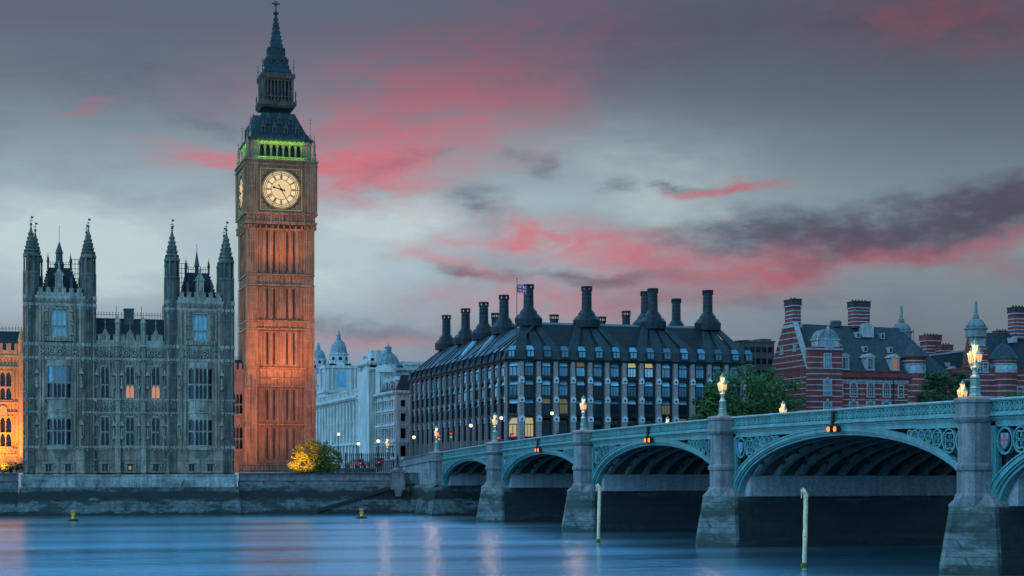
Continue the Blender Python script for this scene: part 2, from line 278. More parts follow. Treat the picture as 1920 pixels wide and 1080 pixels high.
# ------------------------------------------------------------------ mesh collector
class MB:
    def __init__(s): s.v = []; s.f = []; s.mi = []; s.xf = None; s.sm = []; s.smooth = False
    def add(s, vs, fs, mi=0):
        o = len(s.v)
        if s.xf is not None: vs = [s.xf @ Vector(p) for p in vs]
        s.v += [tuple(p) for p in vs]
        for f in fs: s.f.append([i+o for i in f]); s.mi.append(mi); s.sm.append(s.smooth)
        return s
    def box(s, x0, x1, y0, y1, z0, z1, mi=0, k=1.0):
        """k < 1 narrows the top"""
        cx, cy = (x0+x1)/2, (y0+y1)/2
        q = lambda v, c: c+(v-c)*k
        return s.add([(x0,y0,z0),(x1,y0,z0),(x1,y1,z0),(x0,y1,z0),(q(x0,cx),q(y0,cy),z1),(q(x1,cx),q(y0,cy),z1),(q(x1,cx),q(y1,cy),z1),(q(x0,cx),q(y1,cy),z1)],
                     [(3,2,1,0),(4,5,6,7),(0,1,5,4),(1,2,6,5),(2,3,7,6),(3,0,4,7)], mi)
    def cbox(s, cx, cy, z0, sx, sy, h, mi=0, k=1.0): return s.box(cx-sx/2, cx+sx/2, cy-sy/2, cy+sy/2, z0, z0+h, mi, k)
    def loft(s, rings, mi=0, cap=True):
        n = len(rings[0]); vs = [p for r in rings for p in r]; fs = []
        for a in range(len(rings)-1):
            for i in range(n): j = (i+1) % n; fs.append((a*n+i, a*n+j, (a+1)*n+j, (a+1)*n+i))
        if cap: fs.append(tuple(range(n-1, -1, -1))); fs.append(tuple(range((len(rings)-1)*n, len(rings)*n)))
        return s.add(vs, fs, mi)
    def lathe(s, prof, n=8, cx=0, cy=0, ph=None, mi=0):
        ph = pi/n if ph is None else ph
        return s.loft([[(cx+r*cos(ph+2*pi*i/n), cy+r*sin(ph+2*pi*i/n), z) for i in range(n)] for r, z in prof], mi)
    def prism(s, pts, z0, z1, mi=0): return s.loft([[(x,y,z0) for x,y in pts], [(x,y,z1) for x,y in pts]], mi)
    def xz(s, pts, y0, y1, mi=0): return s.loft([[(x,y0,z) for x,z in pts], [(x,y1,z) for x,z in pts]], mi)
    def yz(s, pts, x0, x1, mi=0): return s.loft([[(x0,y,z) for y,z in pts], [(x1,y,z) for y,z in pts]], mi)
    def tube(s, pts, r, n=6, mi=0):
        rings = []; P = [Vector(p) for p in pts]
        for i, p in enumerate(P):
            d = (P[min(i+1, len(P)-1)]-P[max(i-1, 0)]).normalized()
            a = d.orthogonal().normalized() if i == 0 else (a-d*a.dot(d)).normalized()
            b = d.cross(a); rr = r[i] if isinstance(r, (list, tuple)) else r
            rings.append([tuple(p+a*rr*cos(2*pi*k/n)+b*rr*sin(2*pi*k/n)) for k in range(n)])
        return s.loft(rings, mi)
    def ring(s, cx, cz, r0, r1, y0, y1, n=24, mi=0, a0=0, a1=2*pi):
        full = abs(a1-a0-2*pi) < 1e-6; m = n if full else n+1
        A = [a0+(a1-a0)*i/n for i in range(m)]
        rings = [[(cx+r*cos(a), y, cz+r*sin(a)) for r, y in ((r0,y0),(r1,y0),(r1,y1),(r0,y1))] for a in A]
        if full: rings.append(rings[0])
        return s.loft(rings, mi, not full)
    def disc(s, cx, cz, r, y, n=24, mi=0): return s.add([(cx+r*cos(2*pi*i/n), y, cz+r*sin(2*pi*i/n)) for i in range(n)], [tuple(range(n))], mi)
    def wall(s, x0, x1, z0, z1, holes, y, dep, mi=0, ends=True):
        """front sheet with rectangular openings and their reveals; y = face, dep = thickness"""
        xs = sorted({x0, x1, *[h[i] for h in holes for i in (0, 1)]}); zs = sorted({z0, z1, *[h[i] for h in holes for i in (2, 3)]})
        for a, b in zip(xs, xs[1:]):
            for c, d in zip(zs, zs[1:]):
                mx, mz = (a+b)/2, (c+d)/2
                if not any(h[0] < mx < h[1] and h[2] < mz < h[3] for h in holes): s.add([(a,y,c),(b,y,c),(b,y,d),(a,y,d)], [(0,1,2,3)], mi)
        for a, b, c, d in holes:
            for q in (((a,y,c),(a,y,d),(a,y+dep,d),(a,y+dep,c)), ((b,y,c),(b,y+dep,c),(b,y+dep,d),(b,y,d)), ((a,y,c),(a,y+dep,c),(b,y+dep,c),(b,y,c)), ((a,y,d),(b,y,d),(b,y+dep,d),(a,y+dep,d))):
                s.add(q, [(0,1,2,3)], mi)
        if ends:
            s.add([(x0,y,z0),(x0,y+dep,z0),(x0,y+dep,z1),(x0,y,z1)], [(0,1,2,3)], mi); s.add([(x1,y,z0),(x1,y,z1),(x1,y+dep,z1),(x1,y+dep,z0)], [(0,1,2,3)], mi)
            s.add([(x0,y,z1),(x0,y+dep,z1),(x1,y+dep,z1),(x1,y,z1)], [(3,2,1,0)], mi)
        return s
    def head(s, x0, x1, zs, zt, y0, y1, mi=0, n=5, round_=False):
        """stone above a pointed (or round) arch that fills a rectangular opening from zs to zt"""
        xm, w = (x0+x1)/2, (x1-x0)/2
        def cz(u): return sqrt(max(0, 1-u*u)) if round_ else (sqrt(max(0, 4-(1+u)**2))/sqrt(3))
        for sg in (-1, 1):
            for i in range(n):
                u0, u1 = 1-i/n, 1-(i+1)/n
                a, b = xm+sg*u0*w, xm+sg*u1*w
                pts = [(a, zs+(zt-zs)*cz(u0)*.97), (b, zs+(zt-zs)*cz(u1)*.97), (b, zt+.001), (a, zt+.001)]
                s.xz(pts if sg < 0 else pts[::-1], y0, y1, mi)
        return s
    def mesh(s, name, mats, origin=(0,0,0)):
        me = bpy.data.meshes.new(name); ox, oy, oz = origin
        me.from_pydata([(x-ox, y-oy, z-oz) for x, y, z in s.v], [], s.f)
        for m in (mats if isinstance(mats, (list, tuple)) else [mats]): me.materials.append(M[m] if isinstance(m, str) else m)
        me.polygons.foreach_set('material_index', s.mi); me.polygons.foreach_set('use_smooth', s.sm); me.update(); return me
    def build(s, name, mats, parent=None, kind=None):
        """vertices are in world coordinates; the part shares its thing's origin"""
        org = WORLD[parent.name] if parent else (0,0,0)
        return link(name, s.mesh(name, mats, org), parent, (0,0,0), kind)
WORLD = {}
def link(name, mesh, parent=None, loc=(0,0,0), kind=None, rz=0):
    o = bpy.data.objects.new(name, mesh); COL.objects.link(o); o.location = loc; o.rotation_euler = (0, 0, rz)
    if parent: o.parent = parent; WORLD[o.name] = tuple(a+b for a, b in zip(WORLD[parent.name], loc))
    else: WORLD[o.name] = tuple(loc)
    if kind: o['kind'] = kind
    return o
def thing(name, label, cat, loc, group=None, rz=0):
    o = bpy.data.objects.new(name, None); COL.objects.link(o); o.location = loc; o.rotation_euler = (0,0,rz); o.empty_display_size = .5
    o['label'] = label; o['category'] = cat
    if group: o['group'] = group
    WORLD[o.name] = tuple(loc); return o
def tag(o, label, cat, group=None):
    o['label'] = label; o['category'] = cat
    if group: o['group'] = group
    return o
def put(name, mesh, parent, wloc, rz=0):
    """a part that reuses a mesh authored about its own origin, at world place wloc"""
    b = WORLD[parent.name]; return link(name, mesh, parent, tuple(p-q for p, q in zip(wloc, b)), None, rz)
def copy_tree(o, loc, label=None, rz=None):
    def cp(src, par):
        c = src.copy(); COL.objects.link(c); c.parent = par
        for ch in src.children: cp(ch, c)
        return c
    c = cp(o, None); c.location = loc
    if rz is not None: c.rotation_euler = (0,0,rz)
    if label: c['label'] = label
    return c
def lamp(kind, name, loc, aim, energy, color, size=.3, spot=60, blend=.6):
    l = bpy.data.lights.new(name, kind); l.energy = energy; l.color = color
    if kind == 'SPOT': l.spot_size = radians(spot); l.spot_blend = blend; l.shadow_soft_size = size
    elif kind == 'AREA': l.shape = 'RECTANGLE'; l.size, l.size_y = size
    else: l.shadow_soft_size = size
    o = bpy.data.objects.new(name, l); COL.objects.link(o); o.location = loc
    if aim is not None: o.rotation_euler = (Vector(aim)-Vector(loc)).to_track_quat('-Z', 'Y').to_euler()
    return o
CACHE = {}
def gothic_window(parent, wx, wy, wz, w, h, lights, trans=(.5,), pane='pane', lit=None, rz=0, frame='palace_trim', dep=.30, label=None):
    """stone frame with mullions, transoms and pointed heads; origin at the middle of the sill on the wall face"""
    key = ('gw', round(w,2), round(h,2), lights, trans, frame)
    if key not in CACHE:
        f = MB(); e = .13
        f.box(-w/2, -w/2+e, -.06, dep, 0, h); f.box(w/2-e, w/2, -.06, dep, 0, h); f.box(-w/2-.12, w/2+.12, -.14, dep, -.16, .05); f.box(-w/2-.1, w/2+.1, -.14, dep-.02, h-.02, h+.16)
        lw = (w-2*e)/lights
        for i in range(1, lights): f.box(-w/2+e+lw*i-.06, -w/2+e+lw*i+.06, -.02, dep, 0, h)
        tops = [h*t for t in trans]+[h]
        for t in tops[:-1]: f.box(-w/2, w/2, -.04, dep-.03, t-.07, t+.09)
        for t in tops:
            for i in range(lights):
                a = -w/2+e+lw*i; f.head(a+.04, a+lw-.04, t-lw*1.0, t-.02, .02, dep-.05, n=3)
        p = MB(); p.add([(-w/2,dep-.04,0),(w/2,dep-.04,0),(w/2,dep-.04,h),(-w/2,dep-.04,h)], [(0,1,2,3)])
        CACHE[key] = (f.mesh('window', frame), p)
    fm, p = CACHE[key]
    o = put('window', fm, parent, (wx, wy, wz), rz)
    k2 = key+(pane,)
    if k2 not in CACHE: CACHE[k2] = p.mesh('pane', pane)
    link('pane', CACHE[k2], o)
    if lit:
        a, b = lit; q = MB(); q.box(-w/2+.1, w/2-.1, dep-.09, dep-.06, h*a, h*b); c = link('curtain', q.mesh('curtain', 'roomlit'), o)
    if label: o['label'] = label
    return o

# ------------------------------------------------------------------ river, ground, street
def build_setting():
    m, nt, b = nodes('river_water'); N, L = nt.nodes, nt.links; N.remove(b)
    g = N.new('ShaderNodeNewGeometry')
    mp = N.new('ShaderNodeMapping'); mp.inputs['Rotation'].default_value = (0, 0, TH); mp.inputs['Scale'].default_value = (.035, .42, 1); L.new(g.outputs['Position'], mp.inputs[0])
    n = N.new('ShaderNodeTexNoise'); n.inputs['Scale'].default_value = 1; n.inputs['Detail'].default_value = 5; n.inputs['Roughness'].default_value = .6; L.new(mp.outputs[0], n.inputs['Vector'])
    mp2 = N.new('ShaderNodeMapping'); mp2.inputs['Rotation'].default_value = (0, 0, TH); mp2.inputs['Scale'].default_value = (.01, .06, 1); L.new(g.outputs['Position'], mp2.inputs[0])
    n2 = N.new('ShaderNodeTexNoise'); n2.inputs['Scale'].default_value = 1; n2.inputs['Detail'].default_value = 3; L.new(mp2.outputs[0], n2.inputs['Vector'])
    bp = N.new('ShaderNodeBump'); bp.inputs['Strength'].default_value = .55; bp.inputs['Distance'].default_value = .22; L.new(n.outputs[0], bp.inputs['Height'])
    mp3 = N.new('ShaderNodeMapping'); mp3.inputs['Rotation'].default_value = (0, 0, TH); mp3.inputs['Scale'].default_value = (.45, 1.5, 1); L.new(g.outputs['Position'], mp3.inputs[0])
    n3 = N.new('ShaderNodeTexNoise'); n3.inputs['Scale'].default_value = 1; n3.inputs['Detail'].default_value = 4; L.new(mp3.outputs[0], n3.inputs['Vector'])
    bq = N.new('ShaderNodeBump'); bq.inputs['Strength'].default_value = .7; bq.inputs['Distance'].default_value = .16; L.new(n3.outputs[0], bq.inputs['Height']); L.new(bp.outputs[0], bq.inputs['Normal']); bp = bq
    gl = N.new('ShaderNodeBsdfGlossy'); gl.inputs['Color'].default_value = WATER_TINT; L.new(bp.outputs[0], gl.inputs['Normal'])
    rr = N.new('ShaderNodeMapRange'); rr.inputs[1].default_value = .35; rr.inputs[2].default_value = .65; rr.inputs[3].default_value = .16; rr.inputs[4].default_value = .26; L.new(n2.outputs[0], rr.inputs[0]); L.new(rr.outputs[0], gl.inputs['Roughness'])
    df = N.new('ShaderNodeBsdfDiffuse'); df.inputs['Color'].default_value = (.010, .085, .135, 1)
    fr = N.new('ShaderNodeFresnel'); fr.inputs['IOR'].default_value = 1.33
    ad = N.new('ShaderNodeMath'); ad.operation = 'MULTIPLY_ADD'; ad.use_clamp = True; ad.inputs[1].default_value = .60; ad.inputs[2].default_value = .42; L.new(fr.outputs[0], ad.inputs[0])
    mx = N.new('ShaderNodeMixShader'); L.new(ad.outputs[0], mx.inputs[0]); L.new(df.outputs[0], mx.inputs[1]); L.new(gl.outputs[0], mx.inputs[2]); L.new(mx.outputs[0], N['Material Output'].inputs[0])
    M['water'] = m
    MB().add([(-900,-60,0),(900,-60,0),(900,262,0),(-900,262,0)], [(0,1,2,3)]).build('river', 'water', None, 'structure')
    MB().add([(-3000,254.6,6.2),(3000,254.6,6.2),(3000,6000,6.2),(-3000,6000,6.2)], [(0,1,2,3)]).build('ground', 'earth', None, 'structure')
    s = MB(); s.loft([[(60.4,241,4.6),(84.6,241,4.6),(84.6,241,8.15),(60.4,241,8.15)], [(60.4,285,5.9),(84.6,285,5.9),(84.6,285,7.0),(60.4,285,7.0)], [(60.4,520,5.9),(84.4,520,5.9),(84.4,520,6.5),(60.4,520,6.5)]])
    s.build('street', 'asphalt', None, 'structure')
WATER_TINT = (.60, .88, 1.0, 1)
build_setting()

# ------------------------------------------------------------------ palace
def turret(x, y, r, z0, zs, name, parent, mat='palace_dark'):
    """octagonal corner turret: shaft with bands, open lantern stage, crocketed spirelet and vane"""
    zc, zl, zk, ztop, zv = zs    # cornice line, lantern foot, spire foot, spire tip, vane
    t = MB()
    t.lathe([(r,z0),(r,zc),(r*1.14,zc+.1),(r*1.14,zc+.5),(r*.98,zc+.6),(r*.98,zl),(r*1.1,zl+.05),(r*1.1,zl+.35),(r*.72,zl+.4),(r*.72,zk-.5),(r*1.0,zk-.4)], 8, x, y)
    for i in range(8):
        a = 2*pi*i/8+pi/8; cx, cy = x+r*cos(a), y+r*sin(a)
        t.lathe([(.13,z0),(.13,zl+.2)], 5, cx, cy); t.lathe([(.14,zl),(.14,zk-.3),(.03,zk+.55)], 5, x+r*.93*cos(a), y+r*.93*sin(a))
        b = a+pi/8; t.lathe([(.07,z0+1),(.07,zc)], 4, x+r*.95*cos(b), y+r*.95*sin(b))
    z = z0+1.2
    while z < zc-1:
        t.lathe([(r*1.08,z),(r*1.10,z+.08),(r*1.08,z+.18)], 8, x, y); z += 2.15
    prof = [(r*1.12, zk-.42), (r*1.12, zk-.1)]; H = ztop-zk; n = 9
    for i in range(n):
        k = i/n; rr = r*.86*(1-k)**1.05+.06; prof += [(rr*1.14, zk+H*k), (rr*.84, zk+H*(k+.55/n))]
    prof += [(.05, ztop), (.2, ztop+.12), (.2, ztop+.3), (.04, ztop+.5)]
    for k_ in range(8):
        a = 2*pi*k_/8+pi/8
        for i in range(5): q = (i+.6)/6.5; rr = r*.86*(1-q)**1.05+.12; t.lathe([(.03,zk+H*q-.14),(.12,zk+H*q+.02),(.02,zk+H*q+.22)], 4, x+rr*cos(a), y+rr*sin(a))
    t.lathe(prof, 8, x, y); t.tube([(x,y,ztop+.3),(x,y,zv)], .045, 4)
    t.box(x-.02, x+.34, y-.02, y+.02, zv-.35, zv-.08); t.box(x-.25, x+.25, y-.03, y+.03, ztop+.72, ztop+.80)
    o = t.build(name, mat, parent); return o
def cresting(c, x0, x1, y, z, h=.9, step=.42):
    c.box(x0, x1, y-.03, y+.03, z, z+.08); c.box(x0, x1, y-.03, y+.03, z+h*.55, z+h*.62); k = x0
    while k <= x1:
        c.box(k-.03, k+.03, y-.03, y+.03, z, z+h, 0, .5); c.lathe([(.02,z+h*.75),(.11,z+h*.86),(.01,z+h)], 4, k, y); k += step
def ribs(m, x0, x1, z0, z1, y, step, holes, w=.10, p=.12, mid=(), mi=1, head=True):
    """wall tracery: thin shafts with cusped heads between two courses, left out across openings"""
    n = max(1, round((x1-x0)/step)); st = (x1-x0)/n
    def free(a, b, c, d): return not any(a < h[1]+.1 and b > h[0]-.1 and c < h[3]+.1 and d > h[2]-.1 for h in holes)
    for i in range(n+1):
        x = x0+i*st
        segs = [(z0, z1)]
        for h in holes:
            if h[0]-.12 < x < h[1]+.12:
                ns = []
                for a, b in segs:
                    if h[2] > a: ns.append((a, min(b, h[2]-.15)))
                    if h[3] < b: ns.append((max(a, h[3]+.15), b))
                    if h[3] <= a or h[2] >= b: ns = ns if ns else [(a, b)]
                segs = [q for q in ns if q[1]-q[0] > .25]
        for a, b in segs: m.box(x-w/2, x+w/2, y-p, y+.02, a, b, mi)
    for zc in list(mid)+[z1]:
        for i in range(n):
            a, b = x0+i*st+w/2, x0+(i+1)*st-w/2
            if head and free(a, b, zc-st, zc): m.head(a, b, zc-st*.9, zc, y-p*.75, y+.02, mi, n=2)
            elif not head and free(a, b, zc-.1, zc): m.box(a, b, y-p*.7, y+.02, zc-.1, zc, mi)
def battlement(m, x0, x1, y, z, h=1.0, step=1.25, th=.3, mi=1):
    m.box(x0, x1, y-th/2, y+th/2, z, z+h*.45, mi); n = max(1, round((x1-x0)/step)); st = (x1-x0)/n
    for i in range(n):
        a = x0+i*st+st*.22; b = x0+(i+1)*st-st*.22; m.box(a, b, y-th/2-.02, y+th/2+.02, z+h*.4, z+h, mi); m.box(a-.06, b+.06, y-th/2-.08, y+th/2+.08, z+h, z+h+.1, mi)
        c = (a+b)/2; m.box(c-st*.05, c+st*.05, y-th/2-.1, y+th/2, z+h*.1, z+h+.35, mi, .4)
def courses(m, x0, x1, y, zl, p=.22, mi=1):
    for z, h in zl:
        m.box(x0, x1, y-p, y+.05, z-h/2, z+h/2, mi); m.box(x0, x1, y-p*.6, y+.05, z-h/2-.14, z-h/2, mi)
        k = x0+.3
        while k < x1: m.box(k-.09, k+.09, y-p*.85, y, z-h/2-.34, z-h/2-.14, mi); k += .62

def niche(m, x, y, z, h=1.9):
    """canopied niche with a standing figure on a corbel"""
    m.xz([(x-.3,z),(x+.3,z),(x+.12,z-.45),(x-.12,z-.45)], y-.42, y, 1); m.lathe([(.16,z),(.19,z+h*.25),(.15,z+h*.45),(.19,z+h*.62),(.07,z+h*.70),(.10,z+h*.78),(.04,z+h*.86)], 7, x, y-.24, mi=0)
    m.xz([(x-.34,z+h),(x+.34,z+h),(x+.22,z+h+.35),(x,z+h+.95),(x-.22,z+h+.35)], y-.44, y, 1); m.box(x-.34, x-.25, y-.16, y, z, z+h, 1); m.box(x+.25, x+.34, y-.16, y, z, z+h, 1)
def carved_row(m, x0, x1, z0, z1, y, step):
    """band of square panels, each with a quatrefoil and a boss"""
    n = max(1, round((x1-x0)/step)); st = (x1-x0)/n; zc = (z0+z1)/2; r = min(st, z1-z0)*.40
    for i in range(n):
        x = x0+(i+.5)*st; m.ring(x, zc, r*.72, r, y-.15, y+.02, 10, 1); m.box(x-r*.25, x+r*.25, y-.2, y, zc-r*.25, zc+r*.25, 1); m.box(x-st/2-.05, x-st/2+.05, y-.17, y+.02, z0, z1, 1)
YF = 255.0
def build_palace():
    t0 = atY(110, YF)[1]; zp = lambda py: zz(py, t0); X = lambda px: atY(px, YF)[0]
    xa, xb, xc, xd = X(43), X(181), X(309), X(440)
    root = thing('palace_pavilion', 'grey gothic riverside pavilion with four pinnacled corner turrets and dark steep roofs', 'palace', ((xa+xd)/2, YF, 5.9))
    zb, z1, z2, z3, z4, z5 = 5.9, zp(838), zp(772.5), zp(747.5), zp(671), zp(645.5)
    zc = zp(557)
    # centre
    w = MB(); yc = YF+.75; cw = [X(p) for p in (197.5, 244.5, 293)]; ww = 1.36; hol = []
    for x in cw: hol += [(x-ww/2, x+ww/2, zp(745), zp(685)), (x-ww/2, x+ww/2, zp(835), zp(781)), (x-.45, x+.45, zp(889), zp(870))]
    w.wall(xb, xc, zb, z5, hol, yc, .6)
    for za, zb_, mid in ((z1+.2, z2-.3, ((z1+z2)/2,)), (z2+.2, z3-.25, ()), (z3+.2, z4-.3, ((z3+z4)/2,)), (z4+.2, z5-.3, ())): ribs(w, xb, xc, za, zb_, yc, .46, hol, .09, .13, mid)
    courses(w, xb, xc, yc, [(z1,.35),(z2,.25),(z3,.25),(z4,.4),(z5,.45)])
    battlement(w, xb, xc, yc-.05, z5+.2, 1.35, 1.1)
    carved_row(w, xb, xc, z2+.2, z3-.3, yc-.13, 1.0); carved_row(w, xb, xc, z4+.25, z5-.4, yc-.13, 1.25)
    for x in cw:
        for s in (-1.22, 1.22):
            for zq_ in (z1+1.6, z3+2.0): niche(w, x+s, yc-.05, zq_, 1.5)
    for x in cw: w.xz([(x-.85,z5+.2),(x+.85,z5+.2),(x+.5,z5+1.7),(x,z5+2.6),(x-.5,z5+1.7)], yc-.12, yc+.2); w.box(x-.05, x+.05, yc-.1, yc+.02, z5+2.5, z5+4.1, 0, .4); w.lathe([(.02,z5+3.2),(.16,z5+3.4),(.02,z5+3.6)], 5, x, yc-.04)
    w.box(xb, xc, yc-.12, yc+.1, zb, zb+.5); w.box(xb, xc, yc-.08, yc+.1, zp(862)-.1, zp(862)+.1)
    w.build('centre_wall', ['palace', 'palace_trim'], root)
    for x in [X(p) for p in (221, 269)]:
        b = MB(); b.box(x-.38, x+.38, yc-.65, yc+.1, zb, z1); b.box(x-.32, x+.32, yc-.55, yc+.1, z1, z3); b.box(x-.27, x+.27, yc-.48, yc+.1, z3, z5+.4)
        for z in (z1, z2, z3, z4, z5): b.box(x-.45, x+.45, yc-.72, yc+.1, z-.14, z+.14)
        for s in (-.13, .13): b.box(x+s-.04, x+s+.04, yc-.60, yc-.45, z1+.4, z5)
        b.lathe([(.38,z5+.4),(.38,zp(604)),(.48,zp(604)+.1),(.48,zp(604)+.3),(.02,zp(588))], 8, x, yc-.15); b.build('buttress', 'palace_trim', root)
    for i, x in enumerate(cw):
        gothic_window(root, x, yc, zp(745), ww, zp(685)-zp(745), 2, (.42,), lit=(.02,.40) if i else None, label='two light window glowing pink in its lower half' if i else None)
        gothic_window(root, x, yc, zp(835), ww, zp(781)-zp(835), 2, (.48,))
    def cellar(x, y, lit=False):
        if 'cellar' not in CACHE:
            f = MB(); f.box(-.62,-.42,-.1,.3,0,1.5); f.box(.42,.62,-.1,.3,0,1.5); f.box(-.85,.85,-.25,.1,1.5,1.72); f.box(-.85,-.66,-.2,.1,1.0,1.5); f.box(.66,.85,-.2,.1,1.0,1.5); f.box(-.6,.6,-.12,.3,-.15,.02); f.box(-.03,.03,.1,.26,0,1.5)
            p = MB(); p.add([(-.45,.25,0),(.45,.25,0),(.45,.25,1.5),(-.45,.25,1.5)], [(0,1,2,3)]); CACHE['cellar'] = (f.mesh('window','palace_trim'), p.mesh('pane','pane'), p.mesh('pane','roomlit'))
        o = put('window', CACHE['cellar'][0], root, (x, y, zp(889))); link('pane', CACHE['cellar'][2 if lit else 1], o)
    for i, x in enumerate(cw): cellar(x, yc, False)
    q = MB(); q.box(cw[1]-.16, cw[1]+.16, yc+.12, yc+.2, zp(880), zp(874)); q.build('window_light', 'officelit', root)
    # towers
    for k, (a, b, wpx, bpx) in enumerate(((xa, xb, (87, 134.5), (91, 127.5)), (xc, xd, (352.5, 399), (359.5, 394)))):
        ta = atY((109, 375)[k], YF)[1]; zq = (lambda ta: lambda py: zz(py, ta))(ta)
        off = (0, 10)[k]
        zcor, zcor2, zpar = zq(557+off), zq(571+off), zq(541+off*.9)
        x0, x1 = [X(p) for p in wpx]; xm = (x0+x1)/2; up = (zq(630+off*.8), zq(579+off)); uw = 2.1
        hol = [(xm-uw/2, xm+uw/2, up[0], up[1])]+[(X(p)-.45, X(p)+.45, zp(889), zp(870)) for p in bpx]
        t = MB(); t.wall(a+.3, b-.3, zb, zcor, hol, YF, .6)
        t.box(a+.3, a+.35, YF+.6, YF+8, zb, zcor); t.box(b-.35, b-.3, YF+.6, YF+8, zb, zcor); t.box(a+.3, b-.3, YF+8, YF+8.2, zb, zcor); t.box(a+.3, b-.3, YF+.02, YF+8, zcor-.1, zcor)
        bay = (x0-.1, x1+.1, zp(862), z4-.4)
        for za, zb_, mid in ((z1+.2, z2-.3, ((z1+z2)/2,)), (z2+.2, z3-.25, ()), (z3+.2, z4-.3, ((z3+z4)/2,)), (z4+.2, z5-.3, ()), (z5+.3, zcor2-.3, (zq(610+off),))): ribs(t, a+2.2, b-2.2, za, zb_, YF, .48, hol+[bay], .09, .12, mid)
        courses(t, a, b, YF, [(z1,.35),(z2,.25),(z3,.25),(z4,.4),(z5,.5),(zcor2,.4),(zcor,.45)])
        for side in (a+2.35, b-2.35, x0-.45, x1+.45): t.box(side-.16, side+.16, YF-.27, YF+.05, z1, zcor2)
        for side in (xm-1.75, xm+1.75):
            for zz_ in (up[0]+.3, up[0]+2.2): t.box(side-.28, side+.28, YF-.35, YF, zz_-.12, zz_+.1); t.lathe([(.2,zz_+.1),(.17,zz_+.9),(.1,zz_+1.2)], 6, side, YF-.16); t.xz([(side-.3,zz_+1.3),(side+.3,zz_+1.3),(side,zz_+1.9)], YF-.3, YF)
        t.box(xm-2.1, xm+2.1, YF-.45, YF, up[0]-.75, up[0]-.15); ribs(t, xm-2.0, xm+2.0, up[0]-.75, up[0]-.15, YF-.45, .4, [], .1, .1)
        carved_row(t, a+2.3, b-2.3, z4+.25, z5-.4, YF-.12, 1.25); carved_row(t, a+2.3, b-2.3, zcor2+.25, zcor-.35, YF-.02, .8)
        for s in (-3.1, 3.1):
            for zq_ in (z1+1.6, z3+2.0): niche(t, xm+s, YF-.05, zq_, 1.6)
        battlement(t, a+1.9, b-1.9, YF+.05, zcor+.25, zpar-zcor-.25, 1.15, .35)
        t.box(a, b, YF-.12, YF+.1, zb, zb+.5); t.box(a, b, YF-.08, YF+.1, zp(862)-.1, zp(862)+.1)
        t.build('corner_tower', ['palace', 'palace_trim'], root)
        gothic_window(root, xm, YF, up[0], uw, up[1]-up[0], 3, (.38,), 'sky_blind')
        for p in bpx: cellar(X(p), YF)
        # canted bay running through both principal floors
        o = MB(); fp = [(x0,YF+.05),(x0+.9,YF-.8),(x1-.9,YF-.8),(x1,YF+.05)]
        def band(z0, z1_, e=0.0):
            o.prism([(x0-e,YF+.1),(x0+.9-e*.5,YF-.8-e),(x1-.9+e*.5,YF-.8-e),(x1+e,YF+.1)], z0, z1_)
        o.loft([[(xm-.9,YF+.1,zp(860)),(xm-.6,YF-.05,zp(860)),(xm+.6,YF-.05,zp(860)),(xm+.9,YF+.1,zp(860))], [(x0,YF+.1,zp(843)),(x0+.9,YF-.8,zp(843)),(x1-.9,YF-.8,zp(843)),(x1,YF+.1,zp(843))]])
        band(zp(843), z1+.12, .12); band(zp(836), zp(834), .06); band(zp(781), z2+.1, .05); band(z2, z2+.2, .16); band(z2+.2, z3-.1, 0); band(z3-.1, z3+.15, .16); band(z4-.9, z4-.3, .08)
        for (za, zb_, tr) in ((zp(834), zp(781), .5), (z3+.15, z4-.9, .44)):
            for (p, q, n) in ((fp[0],fp[1],1), (fp[1],fp[2],3), (fp[2],fp[3],1)):
                for i in range(n+(q is fp[3])):
                    px_, py_ = p[0]+(q[0]-p[0])*i/n, p[1]+(q[1]-p[1])*i/n; rr = .10 if i in (0, n) else .05
                    o.box(px_-rr, px_+rr, py_-rr, py_+rr, za, zb_)
                L_ = sqrt((q[0]-p[0])**2+(q[1]-p[1])**2); an = atan2(q[1]-p[1], q[0]-p[0])
                o.xf = Matrix.Translation((p[0],p[1],0)) @ Matrix.Rotation(an, 4, 'Z')
                zt = za+(zb_-za)*tr; o.box(0, L_, -.08, .1, zt-.08, zt+.1); o.box(0, L_, -.09, .1, zb_-.3, zb_)
                for i in range(n):
                    o.head(L_*i/n+.06, L_*(i+1)/n-.06, zt-.45, zt-.05, -.03, .1, n=3); o.head(L_*i/n+.06, L_*(i+1)/n-.06, zb_-.8, zb_-.28, -.03, .1, n=3)
                o.xf = None
        ribs(o, x0+.95, x1-.95, z2+.2, z3-.1, YF-.8, .45, [], .1, .08)
        o.box(xm-.45, xm+.45, YF-.98, YF-.8, z2+.35, z3-.25); 
        bo = o.build('bay_window', ['palace_trim', 'palace_trim'], root)
        for j, (za, zb_) in enumerate(((zp(834), zp(781)), (z3+.15, z4-.9))):
            zt = za+(zb_-za)*(.5, .44)[j]
            for (c, d, mt) in ((za, zt, 'pane'), (zt, zb_, 'pane_blue' if j == 1 and k == 0 else 'pane')):
                g = MB(); g.prism([(x0+.12,YF+.04),(x0+.96,YF-.70),(x1-.96,YF-.70),(x1-.12,YF+.04)], c, d); g.build('pane', mt, bo)
        # turrets
        zs = [(zq(557+off), zq(513+off), zq(477+off), zq(424+off*.6), zq(404+off*.8))]
        fy_, by_ = YF+.85, YF+7.3
        tr = (zcor-.2, zq(514+off), zq(476+off), zq(424+off*.7), zq(405+off*.6))
        for tx, ty in ((a+1.12, fy_), (b-1.12, fy_), ((atY(66,by_)[0], atY(322,by_)[0])[k], by_), ((atY(162,by_)[0], atY(420,by_)[0])[k], by_)): turret(tx, ty, 1.08, zb, tr, 'turret', root)
        # roof
        rx0, rx1 = X((77, 341)[k]), X((154, 410)[k]); ux0, ux1 = X((91, 353)[k]), X((134, 396)[k]); zr, zt = zcor+.2, zq(498+off)
